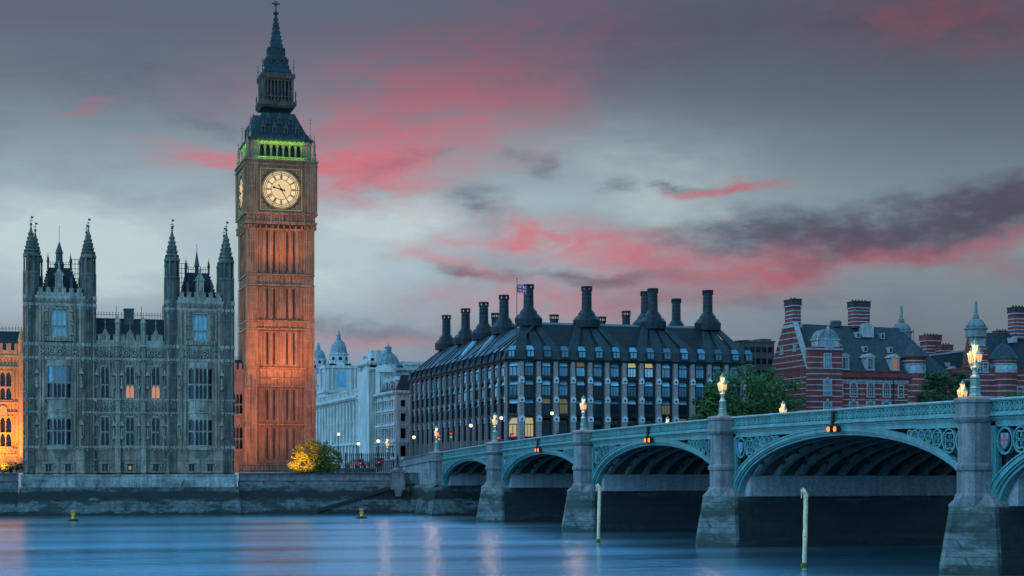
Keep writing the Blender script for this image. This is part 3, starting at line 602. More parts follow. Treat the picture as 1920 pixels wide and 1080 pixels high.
        r = MB(); r.loft([[(rx0,YF+1.0,zr),(rx1,YF+1.0,zr),(rx1,YF+7.4,zr),(rx0,YF+7.4,zr)], [(ux0,YF+3.4,zt),(ux1,YF+3.4,zt),(ux1,YF+5.0,zt),(ux0,YF+5.0,zt)]])
        ro = r.build('roof', 'slate', root)
        c = MB(); cresting(c, ux0, ux1, YF+3.4, zt, 1.0, .36)
        for ex in (ux0, ux1): c.lathe([(.16,zt-.2),(.16,zt+.8),(.26,zt+.9),(.04,zt+2.0),(.03,zt+2.3)], 6, ex, YF+3.4)
        for s_, e_ in ((rx0, ux0), (rx1, ux1)):
            for i in range(9): u = (i+.5)/9; c.lathe([(.08,0+zr+(zt-zr)*u),(.14,zr+(zt-zr)*u+.2),(.02,zr+(zt-zr)*u+.34)], 4, s_+(e_-s_)*u, YF+1.0+2.4*u)
        c.build('cresting', 'iron', ro)
        d = MB(); dx = xm; d.box(dx-.55, dx+.55, YF+.2, YF+2.6, zpar-.6, zq(516+off)); d.xz([(dx-.75,zq(516+off)),(dx+.75,zq(516+off)),(dx,zq(500+off))], YF+.12, YF+2.9); d.lathe([(.12,zq(500+off)-.2),(.2,zq(497+off)),(.03,zq(488+off))], 6, dx, YF+.3)
        for s in (-.42, .42): d.box(dx+s-.1, dx+s+.1, YF+.05, YF+.3, zpar-.6, zq(514+off))
        d.box(dx-.22, dx+.22, YF+.02, YF+.22, zpar+.3, zq(524+off)); d.build('dormer', 'palace_trim', ro)
        for s in (-1, 1):
            d = MB(); ex = dx+s*1.75; d.box(ex-.2, ex+.2, YF+.9, YF+2.2, zr, zq(525+off)); d.xz([(ex-.3,zq(525+off)),(ex+.3,zq(525+off)),(ex,zq(516+off))], YF+.85, YF+2.3); d.build('dormer', 'lead', ro)
        sp = MB(); sp.lathe([(.72,zt-.3),(.72,zt+.5),(.8,zt+.6),(.55,zt+1.1),(.5,zt+2.2),(.62,zt+2.3),(.05,zt+4.0),(.03,zt+4.2)] if k == 0 else [(.3,zt-.3),(.3,zt+1.0),(.42,zt+1.1),(.05,zt+3.4)], 8, ((ux0+ux1)/2), YF+4.2)
        sp.tube([((ux0+ux1)/2,YF+4.2,zt+3.3),((ux0+ux1)/2,YF+4.2,zt+(6.4,4.5)[k])], .04, 4); sp.build('spirelet', 'lead', ro)
        # maintenance lattice beside the roof
        l = MB(); lx0, lx1 = [X(p) for p in ((136, 153), (337, 355))[k]]
        for i in range(4): x = lx0+(lx1-lx0)*i/3; l.box(x-.035, x+.035, YF+2.0, YF+2.07, zcor+1, zq(482+off))
        for i in range(7): z = zcor+1.6+(zq(482+off)-zcor-1.6)*i/6; l.box(lx0, lx1, YF+2.0, YF+2.06, z-.035, z+.035)
        l.build('lattice_frame', 'iron', root)
    # centre roof
    zr0, zr1 = zp(645), zp(591); r = MB(); r.loft([[(xb-.4,yc+.4,zr0),(xc+.4,yc+.4,zr0),(xc+.4,yc+7,zr0),(xb-.4,yc+7,zr0)], [(xb-.4,yc+3.2,zr1),(xc+.4,yc+3.2,zr1),(xc+.4,yc+4.2,zr1),(xb-.4,yc+4.2,zr1)]])
    ro = r.build('roof', 'slate', root)
    c = MB(); cresting(c, xb, X(235), yc+3.2, zr1, 1.05, .42); cresting(c, X(256), xc, yc+3.2, zr1, 1.05, .42)
    for p in (221, 269): c.tube([(X(p),yc+3.2,zr1),(X(p),yc+3.2,zr1+1.9)], .05, 4)
    c.build('cresting', 'iron', ro)
    c = MB(); c.box(X(236), X(254), yc+2.6, yc+4.4, zr1-1, zp(573.5)); c.box(X(235), X(255), yc+2.5, yc+4.5, zp(573.5), zp(571)); c.build('chimney', 'lead', root)
    # pale plinth and battered river wall below it
    p = MB(); pts = [(YF-.3,5.95),(YF+2,5.95),(YF+2,4.0),(YF-.62,4.0),(YF-.55,5.2)]; p.yz([(y,z) for y,z in pts][::-1], xa-.25, xd+.25); p.box(xa-.35, xd+.35, YF-.5, YF+1, 5.65, 5.9)
    for px in (58, 165, 324, 426):
        x = X(px); p.loft([[(x-1.5,YF-.5,5.3),(x+1.5,YF-.5,5.3),(x+1.5,YF-1.0,5.3),(x-1.5,YF-1.0,5.3)][::-1], [(x-1.0,YF-.5,4.0),(x+1.0,YF-.5,4.0),(x+1.0,YF-.85,4.0),(x-1.0,YF-.85,4.0)][::-1]])
    p.build('plinth', 'plinthstone', root)
    return xa, xd
M['plinthstone'] = stone('scrubbed_plinth_stone', (.13,.145,.14), (.46,.46,.44), .45, .8, .5, .2, 4)
PXA, PXD = build_palace()

def river_wall(label, x0, x1, y, top, batter, coping=True, ends=(0, 0), mat='tide'):
    w = MB(); o = thing('river_wall', label, 'river wall', ((x0+x1)/2, y, 0), 'embankment walls')
    w.loft([[(x0-ends[0],y-batter,-2),(x0,y,top),(x0,y+1.5,top),(x0-ends[0],y+1.5,-2)], [(x1+ends[1],y-batter,-2),(x1,y,top),(x1,y+1.5,top),(x1+ends[1],y+1.5,-2)]]); w.build('wall_face', mat, o)
    if coping: c = MB(); c.box(x0, x1, y-.18, y+.7, top, top+.35); c.box(x0, x1, y-.06, y+.5, top-1.15, top-.95); c.box(x0, x1, y-.02, y+.6, top+.35, top+.95); c.box(x0, x1, y-.14, y+.72, top+.95, top+1.15); c.build('coping', 'granite', o)
    return o
river_wall('dark weedy river wall battered out below the grey gothic pavilion', PXA-.5, PXD+.5, YF-.9, 4.1, 1.0, False, (.5, .5))
lx = atY(259, YF-1)[0]; o = thing('wall_ladder', 'thin iron ladder hanging down the dark river wall below the pavilion', 'ladder', (lx, YF-1.7, 1.0)); l = MB()
for s in (-.2, .2): l.tube([(lx+s,YF-1.05,4.6),(lx+s,YF-1.35,3.6),(lx+s,YF-1.95,.6)], .035, 5)
for i in range(12): u = i/11; l.tube([(lx-.2,YF-1.33-.6*u,3.6-3*u),(lx+.2,YF-1.33-.6*u,3.6-3*u)], .025, 4)
l.build('rail', 'iron', o)
river_wall('low river wall in front of the orange lit palace wing', -60, PXA-.6, YF+.2, 5.0, .8)
rw = river_wall('weed stained river wall with a dark stair line below the yellow lit bush', PXD+.7, 59.0, YF+.2, 5.0, .8)
s = MB(); x0, x1 = atY(598, 254)[0], atY(775, 253.5)[0]
s.loft([[(x0,YF-.75,.3),(x0,YF-.2,.3),(x0,YF-.2,.75),(x0,YF-.75,.75)], [(x1,YF-.5,4.6),(x1,YF+.1,4.6),(x1,YF+.1,5.05),(x1,YF-.5,5.05)]]); s.build('stair', 'tide_side', rw)

def gothic_block(name, label, x0, x1, y, zb, ze, ztop, floors, bay, lights, mat, roofmat, depth=14, wmat='palace_trim', parapet=1.6, pane='pane'):
    """a range of gothic bays: wide window per floor between buttresses, carved bands, battlements, steep roof with cresting"""
    o = thing(name, label, 'palace', ((x0+x1)/2, y, zb)); n = max(1, round((x1-x0)/bay)); st = (x1-x0)/n; hol = []; ww = st*.52
    for i in range(n):
        for f0, f1 in floors: c = x0+(i+.5)*st; hol.append((c-ww/2, c+ww/2, f0, f1))
    w = MB(); w.wall(x0, x1, zb, ze, hol, y, .6); w.box(x0+.02, x1-.02, y+.62, y+depth, ze-.2, ze-.05); w.box(x0, x0+.3, y+.6, y+depth, zb, ze); w.box(x1-.3, x1, y+.6, y+depth, zb, ze)
    zs = [zb+2.6]+[q for f in floors for q in (f[0]-.35, f[1]+.6)]+[ze]
    for a, b in zip(zs, zs[1:]): ribs(w, x0, x1, a+.1, b-.2, y, .5, hol, .09, .13)
    courses(w, x0, x1, y, [(z, .26) for z in zs]); battlement(w, x0, x1, y, ze+.15, parapet, 1.2)
    for f0, f1 in floors[1:]:
        for i in range(n): c = x0+(i+.5)*st; w.xz([(c-.7,f0-2.2),(c+.7,f0-2.2),(c+.55,f0-1.1),(c,f0-.7),(c-.55,f0-1.1)], y-.3, y)
    w.build('wall', [mat, wmat], o)
    for i in range(n+1):
        b = MB(); x = x0+i*st; b.box(x-.4, x+.4, y-.7, y+.1, zb, ze+.4); b.lathe([(.4,ze+.4),(.4,ze+2.2),(.5,ze+2.3),(.03,ze+4.4)], 8, x, y-.3); b.build('buttress', mat, o)
    for i in range(n):
        for f0, f1 in floors: gothic_window(o, x0+(i+.5)*st, y, f0, ww, f1-f0, lights, (.46,), pane, frame=wmat)
    r = MB(); r.loft([[(x0-.2,y+.8,ze),(x1+.2,y+.8,ze),(x1+.2,y+depth,ze),(x0-.2,y+depth,ze)], [(x0-.2,y+depth*.4,ztop),(x1+.2,y+depth*.4,ztop),(x1+.2,y+depth*.55,ztop),(x0-.2,y+depth*.55,ztop)]]); ro = r.build('roof', roofmat, o)
    c = MB(); cresting(c, x0, x1, y+depth*.4, ztop, .8, .45); c.build('cresting', 'iron', ro)
    return o
YW = 261.0
tw = atY(25, YW)[1]; zw = lambda py: zz(py, tw)
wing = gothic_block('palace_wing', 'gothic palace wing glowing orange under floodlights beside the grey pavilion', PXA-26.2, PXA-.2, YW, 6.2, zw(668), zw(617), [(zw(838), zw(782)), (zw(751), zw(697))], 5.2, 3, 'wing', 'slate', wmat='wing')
for i in range(4):
    x = PXA-2.9-5.2*i
    lamp('SPOT', 'floodlight', (x, YW-4.6, 6.6), (x, YW, 16), 19000 if i == 0 else 15000, (1, .27, .012), .3, 125, .8)
YR = 349.0
tr_ = atY(450, YR)[1]; zr_ = lambda py: zz(py, tr_)
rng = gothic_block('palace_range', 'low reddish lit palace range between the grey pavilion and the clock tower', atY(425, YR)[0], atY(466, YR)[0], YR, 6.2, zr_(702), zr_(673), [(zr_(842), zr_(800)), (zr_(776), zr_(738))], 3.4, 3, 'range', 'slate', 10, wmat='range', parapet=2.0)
lamp('SPOT', 'floodlight', (39, 330, 7), (42.5, 349, 17), 11000, (1, .22, .08), .4, 90, .8)

# ------------------------------------------------------------------ clock tower
def build_clock_tower():
    YT = 344.0; x0, x1 = atY(464, YT)[0], atY(588.5, YT)[0]; cx = (x0+x1)/2; H = (x1-x0)/2; cy = YT+H
    t0 = atY(526, YT)[1]; z = lambda py: zz(py, t0)
    zc = lambda py: zz(py, t0+H)
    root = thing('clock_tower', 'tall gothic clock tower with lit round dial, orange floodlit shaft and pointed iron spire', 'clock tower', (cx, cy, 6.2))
    F = [Matrix.Translation((cx, cy, .004*(e > 1))) @ Matrix.Rotation(a, 4, 'Z') @ Matrix.Diagonal((e, e, 1, 1)) for a, e in ((0, 1), (-pi/2, 1.0009), (pi, 1), (pi/2, 1.0009))]   # east, south, west, north; odd sides stand a few mm proud
    sh = MB(); zb = 6.2; cb = H+.25
    sh.box(cx-H+.45, cx+H-.45, cy-H+.45, cy+H-.45, zb, z(420))
    stages = [(z(866), z(800)), (z(792), z(727)), (z(688), z(620)), (z(600), z(537)), (z(513), z(430))]
    slots = [-2.85, -1.55, 1.05+.15, 2.55]
    slots = [-2.7, -1.32, 1.32, 2.7]
    for f in F:
        sh.xf = f
        for s in (-1, 1):                                     # corner buttresses with panelling
            a, b = sorted((s*H, s*(H-2.05))); sh.box(a, b, -H, -H+2.05, zb, z(422))
            for za, zb_ in stages: ribs(sh, a+.1, b-.1, za+.15, zb_-.1, -H, .46, [], .10, .13, ((za+zb_)/2, za+(zb_-za)*.25, za+(zb_-za)*.75))
            a, b = sorted((s*(H+.28), s*(H-1.9))); sh.box(a, b, -H-.28, -H+1.9, zb, z(712)); sh.xz([(a,z(712)),(b,z(712)),(b-.25,z(704)),(a+.25,z(704))], -H-.2, -H+1)
            for za, zb_ in stages[:2]: ribs(sh, a+.1, b-.1, za+.1, zb_-.1, -H-.28, .46, [], .10, .12, ((za+zb_)/2,))
        for za, zb_ in stages:
            ribs(sh, -H+2.05, H-2.05, za+.1, zb_-.1, -H+.45, .36, [(q-.2, q+.2, za+.5, zb_-.6) for q in slots], .10, .20, (za+(zb_-za)*.5,))
            for q in (-3.42, -2.02, -.62, .62, 2.02, 3.42): sh.box(q-.13, q+.13, -H+.08, -H+.5, za, zb_)
        for py in (866, 796, 724, 710, 690, 617, 602, 535, 515, 430): sh.box(-H-.16, H+.16, -H-.16, -H+1, z(py)-.16, z(py)+.16)
        for (pa, pb) in ((722, 711), (534, 516), (616, 603), (708, 692)): ribs(sh, -H+2.05, H-2.05, z(pa), z(pb), -H+.3, .7, [], .14, .16); sh.box(-H+2, H-2, -H+.3, -H+.5, z(pa), z(pb))
        sh.box(-H-.45, H+.45, -H-.45, -H+1, zb, z(872)); sh.box(-H-.3, H+.3, -H-.3, -H+1, z(872), z(869))
        for q in [(-1+2*k/11)*H*.98 for k in range(12)]: sh.box(q-.16, q+.16, -H-.55, -H, z(430)+.1, z(423), 0)
    sh.xf = None
    sh.build('shaft', ['tower', 'tower_trim'], root)
    for fi in (0, 1):
        for za, zb_ in stages:
            for q in slots:
                key = ('slit', round(zb_-za, 1))
                if key not in CACHE:
                    p = MB(); h = zb_-za-1.1; p.box(-.17, .17, -.06, .02, 0, h); p.xz([(-.17,h),(.17,h),(0,h+.5)], -.06, .02); CACHE[key] = p.mesh('window', 'blackglass')
                w = F[fi] @ Vector((q, -H+.40, za+.5)); put('window', CACHE[key], root, tuple(w), (0, -pi/2)[fi])
    # clock stage
    K = H+.48; c = MB(); zk0, zk1 = z(421), z(301)
    c.box(cx-K+.3, cx+K-.3, cy-K+.3, cy+K-.3, zk0, zk1)
    D = 4.15; dz = z(356)
    for f in F:
        c.xf = f
        c.box(-K, K, -K, -K+.6, zk0, z(417)); c.box(-K-.12, K+.12, -K-.12, -K+.6, z(418), z(416)); c.box(-K-.2, K+.2, -K-.2, -K+.6, z(403), z(400))
        for i in range(7): q = -5.1+1.7*i; c.box(q-.42, q-.16, -K+.02, -K+.5, z(416), z(404)); c.box(q+.16, q+.42, -K+.02, -K+.5, z(416), z(404)); c.xz([(q-.42,z(405)),(q+.42,z(405)),(q+.42,z(403.5)),(q-.42,z(403.5))], -K-.02, -K+.5)
        for s in (-1, 1):
            a, b = sorted((s*K, s*(D+.5))); c.box(a, b, -K, -K+.6, z(400), zk1)
            ribs(c, a+.25, b-.25, z(398), z(303), -K, .5, [], .1, .14, (z(372), z(350), z(327)))
            for e in (a+.12, b-.12):
                k = z(399)
                while k < z(303): c.box(e-.14, e+.14, -K-.16, -K, k, k+.26); k += .42
        c.box(-D-.5, D+.5, -K+.12, -K+.6, z(400), z(395.5)); c.box(-D-.5, D+.5, -K+.12, -K+.6, z(315.5), zk1)
        c.box(-K-.25, K+.25, -K-.25, -K+.8, z(311), z(308)); c.box(-K-.35, K+.35, -K-.35, -K+.8, z(303), z(300))
        ribs(c, -K+.3, K-.3, z(308), z(303), -K, .55, [], .12, .14)
    c.xf = None; c.build('clock_stage', ['tower', 'tower_trim'], root)
    def dial(fi):
        def P(mb): mb.xf = F[fi]; return mb
        y = -K+.14; r = 3.72
        fr = P(MB()); fr.box(-D, D, y-.02, y+.3, dz-D, dz+D, 0)
        for s in (-1, 1): fr.box(s*D-.14, s*D+.14, y-.14, y+.3, dz-D-.14, dz+D+.14, 1); fr.box(-D, D, y-.13, y+.3, dz+s*D-.14, dz+s*D+.14, 1)
        fr.ring(0, dz, r, r+.24, y-.16, y+.1, 48, 1)
        for sx in (-1, 1):
            for sz in (-1, 1):
                ux, uz = sx*(D-.72), dz+sz*(D-.72); fr.ring(ux, uz, .32, .48, y-.1, y+.1, 12, 1); fr.ring(ux, uz, .1, .2, y-.1, y+.1, 8, 1)
                for k in (.7, 1.4): fr.ring(sx*(D-.72-k*.8), dz+sz*(D-.38), .16, .24, y-.08, y+.1, 8, 1); fr.ring(sx*(D-.38), dz+sz*(D-.72-k*.8), .16, .24, y-.08, y+.1, 8, 1)
        fo = fr.build('dial_surround', ['blackstone', 'gilt'], root)
        d = P(MB()); d.disc(0, dz, r, y-.06, 60); do = d.build('clock_dial', 'dial', root)
        d = P(MB()); d.disc(0, dz, r*.50, y-.075, 48); d.build('dial_centre', 'dialmid', do)
        g = P(MB()); yy = (y-.10, y-.05)
        for a, b in ((r*.985, r), (r*.80, r*.815), (r*.535, r*.55), (r*.895, r*.91)): g.ring(0, dz, a-.03, b+.03, *yy, 60)
        def bar(ang, r0, r1, w, off=0.0):
            s, k = sin(ang), cos(ang); pts = [(off-w/2, r0), (off+w/2, r0), (off+w/2, r1), (off-w/2, r1)]
            g.xz([(px*k+pz*s, dz-px*s+pz*k) for px, pz in pts], *yy)
        for i in range(60): bar(2*pi*i/60, r*.81, r*.985, .045)
        for i in range(12): bar(2*pi*i/12, r*.54, r, .13)
        num = ['XII','I','II','III','IV','V','VI','VII','VIII','IX','X','XI']
        for i, tx in enumerate(num):
            an = 2*pi*i/12; wd = {'I': .15, 'V': .34, 'X': .34}; tot = sum(wd[q] for q in tx); o = -tot/2
            for q in tx:
                w = wd[q]; m = o+w/2; r0, r1 = r*.575, r*.785
                def seg(xa, ra, xb, rb, th):
                    s, k = sin(an), cos(an); pts = [(xa-th/2,ra),(xa+th/2,ra),(xb+th/2,rb),(xb-th/2,rb)]; g.xz([(px*k+pz*s, dz-px*s+pz*k) for px, pz in pts], *yy)
                if q == 'I': seg(m, r0, m, r1, .09)
                if q == 'V': seg(m, r0, m-.12, r1, .09); seg(m, r0, m+.12, r1, .05)
                if q == 'X': seg(m-.12, r0, m+.12, r1, .05); seg(m+.12, r0, m-.12, r1, .09)
                o += w
        g.build('dial_numerals', 'iron', do)
        def hand(name, ang, L_, w, tail, yy, spade):
            h = P(MB()); s, k = sin(ang), cos(ang); T = lambda pts: [(px*k+pz*s, dz-px*s+pz*k) for px, pz in pts]
            h.xz(T([(-w*.6,-tail),(w*.6,-tail),(w*.5,0),(-w*.5,0)]), *yy); h.xz(T([(-w*.5,0),(w*.5,0),(w*.22,L_),(-w*.22,L_)]), *yy)
            if spade: h.xz(T([(-.10,L_*.66),(0,L_*.60),(.10,L_*.66),(.27,L_*.80),(0,L_),(-.27,L_*.80)]), yy[0]-.01, yy[1])
            h.xz(T([(-w*.9,-tail),(0,-tail*1.25),(w*.9,-tail),(0,-tail*.6)]), yy[0]-.01, yy[1]); h.ring(0, dz, 0.01, .24, yy[0]-.02, yy[1], 12); h.build(name, 'iron', do)
        hand('hour_hand', radians(285), r*.50, .26, .7, (y-.20, y-.12), True); hand('minute_hand', radians(151), r*.93, .17, 1.0, (y-.28, y-.22), False)
    dial(0); dial(1)
    # belfry arcade, floodlit green
    B = 6.0; zb0, zb1 = z(300), z(264); b = MB(); b.box(cx-B+1.2, cx+B-1.2, cy-B+1.2, cy+B-1.2, zb0, zb1, 2)
    bz0, bz1 = z(298), z(268)
    for f in F:
        b.xf = f
        st = 1.24; hol = [(-3.5*st+st*i+.20, -3.5*st+st*(i+1)-.20, bz0+.15, z(270.5)) for i in range(7)]
        b.wall(-B, B, zb0, zb1, hol, -B, .7, 0, False)
        for h in hol: b.head(h[0], h[1], h[3]-.9, h[3], -B+.03, -B+.6, n=3); b.ring((h[0]+h[1])/2, h[3]-.25, .40, .56, -B-.14, -B+.05, 8, 0, 0, pi)
        for i in range(8): q = -3.5*st+st*i; b.lathe([(.17,bz0),(.17,bz1)], 6, q, -B-.12)
        for s in (-1, 1): b.box(s*5.3-.72, s*5.3+.72, -B-.22, -B+.5, zb0, zb1); ribs(b, s*5.3-.6, s*5.3+.6, zb0+.2, zb1-.2, -B-.22, .6, [], .12, .12, (z(282),))
        battlement(b, -B, B, -B-.25, zb1-.55, .95, .95, .3)
        b.box(-B-.3, B+.3, -B-.34, -B+.5, zb1-.75, zb1-.5)
        # pierced gallery railing
        yr = -K+.1; b.box(-K, K, yr-.1, yr+.1, z(300), z(300)+.15); b.box(-K, K, yr-.1, yr+.1, z(296), z(296)+.12)
        for i in range(30): q = -K+.25+i*(2*K-.5)/29; b.box(q-.07, q+.07, yr-.06, yr+.06, z(300), z(296))
    b.xf = None; b.build('belfry', ['tower_trim', 'tower_trim', 'blackglass'], root)
    for i, (sx, sy) in enumerate(((-1,-1),(1,-1),(1,1),(-1,1))):
        p = MB(); px_, py_ = cx+sx*(K-.45), cy+sy*(K-.45); p.lathe([(.42,zk1),(.42,zk1+1.4),(.55,zk1+1.5),(.3,zk1+1.9),(.28,zk1+3.0),(.38,zk1+3.1),(.03,zk1+4.9)], 8, px_, py_); p.tube([(px_,py_,zk1+4.7),(px_,py_,zk1+5.6)], .04, 4); p.box(px_-.2, px_+.2, py_-.03, py_+.03, zk1+5.1, zk1+5.2); p.build('pinnacle', 'tower_trim', root)
        p = MB(); q = B+.1; ax, ay = cx+sx*q, cy+sy*q; p.tube([(ax,ay,zb1-.3),(ax,ay,z(216))], .07, 5); p.lathe([(.35,zb1),(.25,zb1+.9),(.06,zb1+2)], 6, ax, ay); p.lathe([(.05,z(228)),(.24,z(226.5)),(.05,z(225))], 6, ax, ay); p.box(ax-.3, ax+.3, ay-.03, ay+.03, z(222), z(221)); p.box(ax-.03, ax+.03, ay-.3, ay+.3, z(222), z(221)); p.build('finial', 'gilt', root)
    # lower iron roof, lantern, spire
    r = MB()
    def sq(h, zz_): return [(cx-h,cy-h,zz_),(cx+h,cy-h,zz_),(cx+h,cy+h,zz_),(cx-h,cy+h,zz_)]
    r.loft([sq(B+.4,zb1),sq(B+.55,zb1+.35),sq(B+.2,zb1+.9),sq(5.35,z(246)),sq(4.6,z(231)),sq(3.85,z(216)),sq(3.35,z(206))])
    for f in F:
        r.xf = f
        for i in range(26): q = -B-.3+i*(2*B+.6)/25; r.box(q-.08, q+.08, -B-.62, -B-.3, zb1+.1, zb1+.6)
    r.xf = None; ro = r.build('lower_roof', 'ironroof', root)
    for fi in (0, 1):
        for row, (py, xs, yd) in enumerate(((249, (-3.45,-1.15,1.15,3.45), 5.55), (230, (-2.3,0,2.3), 4.62))):
            for q in xs:
                key = ('lucarne', row)
                if key not in CACHE:
                    d = MB(); d.box(-.42, -.26, -.35, .8, 0, 1.15); d.box(.26, .42, -.35, .8, 0, 1.15); d.xz([(-.52,1.1),(.52,1.1),(0,2.15)], -.4, .9); d.box(-.3, .3, -.05, .6, 0, 1.1, 1); d.lathe([(.04,2.0),(.12,2.2),(.02,2.5)], 5, 0, -.3); CACHE[key] = d.mesh('lucarne', ['lead', 'blackglass'])
                w = F[fi] @ Vector((q, -yd, z(py))); put('lucarne', CACHE[key], ro, tuple(w), (0, -pi/2)[fi])
    l = MB(); L0, L1 = zc(205), zc(147); A = 3.08
    l.loft([sq(3.3,L0-.3),sq(3.6,L0+.15),sq(3.6,L0+.8),sq(3.2,L0+1.0)], 0); l.box(cx-1.9, cx+1.9, cy-1.9, cy+1.9, L0+1, L1, 1)
    l.loft([sq(3.15,L1-.9),sq(3.4,L1-.6),sq(3.4,L1),sq(3.2,L1+.2)], 0)
    for f in F:
        l.xf = f
        for i in range(9): q = -A+.2+i*(2*A-.4)/8; l.box(q-(.13 if i % 8 else .3), q+(.13 if i % 8 else .3), -A-.02, -A+.35, L0+1, L1-.9)
        for i in range(8): a = -A+.2+i*(2*A-.4)/8; l.head(a, a+(2*A-.4)/8, L1-2.2, L1-.9, -A, -A+.3, n=3)
        l.box(-A, A, -A-.12, -A+.12, L0+1.9, L0+2.05); l.box(-3.6, 3.6, -3.66, -3.5, L0+.75, L0+.9)
        for i in range(15): q = -3.5+i*7.0/14; l.box(q-.07, q+.07, -3.7, -3.55, L0+.15, L0+1.25)
        for i in range(11): q = -3.3+i*6.6/10; l.box(q-.09, q+.09, -3.5, -3.35, L1-.55, L1+.3)
    l.xf = None; l.build('lantern', ['gilt_stone', 'blackglass'], root)
    for sx, sy in ((-1,-1),(1,-1),(1,1),(-1,1)):
        p = MB(); ax, ay = cx+sx*3.5, cy+sy*3.5; p.tube([(ax,ay,L0),(ax,ay,zc(178))], .11, 5); p.lathe([(.2,zc(186)),(.1,zc(182)),(.03,zc(174))], 5, ax, ay); p.build('finial', 'iron', root)
        p = MB(); ax, ay = cx+sx*3.2, cy+sy*3.2; p.tube([(ax,ay,L1-.2),(ax,ay,zc(118))], .06, 5); p.lathe([(.05,zc(134)),(.18,zc(132)),(.04,zc(130))], 5, ax, ay); p.build('finial', 'iron', root)
    s = MB(); pr = [(147,2.95),(140,2.72),(130,2.32),(117,1.93),(105,1.62),(92,1.27),(78,.97),(64,.72),(50,.50),(38,.34),(28,.2)]
    s.loft([sq(h, zc(py)) for py, h in pr])
    for f in F:
        s.xf = f
        for py, h in pr[1:-1]: s.box(-h-.07, h+.07, -h-.10, -h+.1, zc(py)-.1, zc(py)+.1)
        for py, h, xs in ((124, 2.14, (-1.3,0,1.3)), (103, 1.57, (-.7,.7))):
            for q in xs: s.box(q-.2, q+.2, -h-.22, -h+.3, zc(py), zc(py)+.7); s.xz([(q-.26,zc(py)+.7),(q+.26,zc(py)+.7),(q,zc(py)+1.3)], -h-.25, -h+.4)
    s.xf = None
    for k in range(14):
        u = k/14; py = 145-115*u; h = 2.9
        for (pa, ha), (pb, hb) in zip(pr, pr[1:]):
            if pa >= py >= pb: h = ha+(hb-ha)*(pa-py)/(pa-pb)
        for sx, sy in ((-1,-1),(1,-1),(1,1),(-1,1)): s.lathe([(.07,zc(py)-.12),(.17,zc(py)+.02),(.03,zc(py)+.24)], 5, cx+sx*(h+.05), cy+sy*(h+.05))
    so_ = s.build('spire', 'ironroof', root)
    s = MB(); s.lathe([(.22,zc(29)),(.55,zc(27)),(.6,zc(25)),(.25,zc(23)),(.14,zc(20)),(.12,zc(10)),(.3,zc(9)),(.12,zc(8)),(.05,zc(2)),(.04,zc(-3))], 8, cx, cy)
    s.box(cx-.75, cx+.75, cy-.05, cy+.05, zc(8)-.06, zc(8)+.1); s.box(cx-.05, cx+.05, cy-.75, cy+.75, zc(8)-.06, zc(8)+.1); s.ring(cx, zc(8), .42, .52, cy-.05, cy+.05, 12)
    for a in (-.75, .75): s.lathe([(.02,zc(8)-.2),(.13,zc(8)),(.02,zc(8)+.3)], 6, cx+a, cy)
    s.build('finial', 'iron', root)
    # the tower's own floodlights: ground floods, ledge floods below the clock, green gallery lights
    for dx, pw, az_, tz in ((-16, 40000, 0, 30), (14, 30000, 0, 26)): lamp('SPOT', 'floodlight', (cx+dx, cy-H-34, 8), (cx, cy-H, tz), pw*.85, (1, .21, .095), .6, 66, .9)
    lamp('SPOT', 'floodlight', (cx-1, cy-H-14, 23), (cx, cy-H, 33), 24000, (1, .29, .095), .5, 80, 1); lamp('SPOT', 'floodlight', (cx-6, cy-H-34, 12), (cx, cy-H, z(350)), 42000, (1, .28, .10), .6, 30, 1)
    for q in (-2.6, 2.6): lamp('SPOT', 'floodlight', (cx+q, cy-H-5.0, z(520)), (cx+q*.6, cy-H, z(440)), 3600, (1, .27, .07), .3, 80, 1)
    lamp('SPOT', 'floodlight', (cx-H-22, cy+2, 10), (cx-H, cy, 40), 16000, (1, .19, .07), .5, 70, .9)
    for f in (F[0], F[1]):
        for yq, zq_, rx_, pw in ((-K-.45, z(299), 140, 130), (-B-1.15, z(266), 62, 120)): a = f @ Vector((0, yq, zq_)); o = lamp('AREA', 'belfry_light', tuple(a), None, pw, (.27, 1, .010), (9.5, .25)); o.rotation_euler = (Matrix.Rotation(0 if f is F[0] else -pi/2, 4, 'Z') @ Matrix.Rotation(radians(rx_), 4, 'X')).to_euler()
M['blackglass'] = glass('unlit_louvre', (.012,.012,.013), .35, .3)
M['gilt_stone'] = stone('weathered_gilt_iron', (.045,.036,.026), (.11,.085,.055), 1.2, .6, .3, .2, 5)
build_clock_tower()

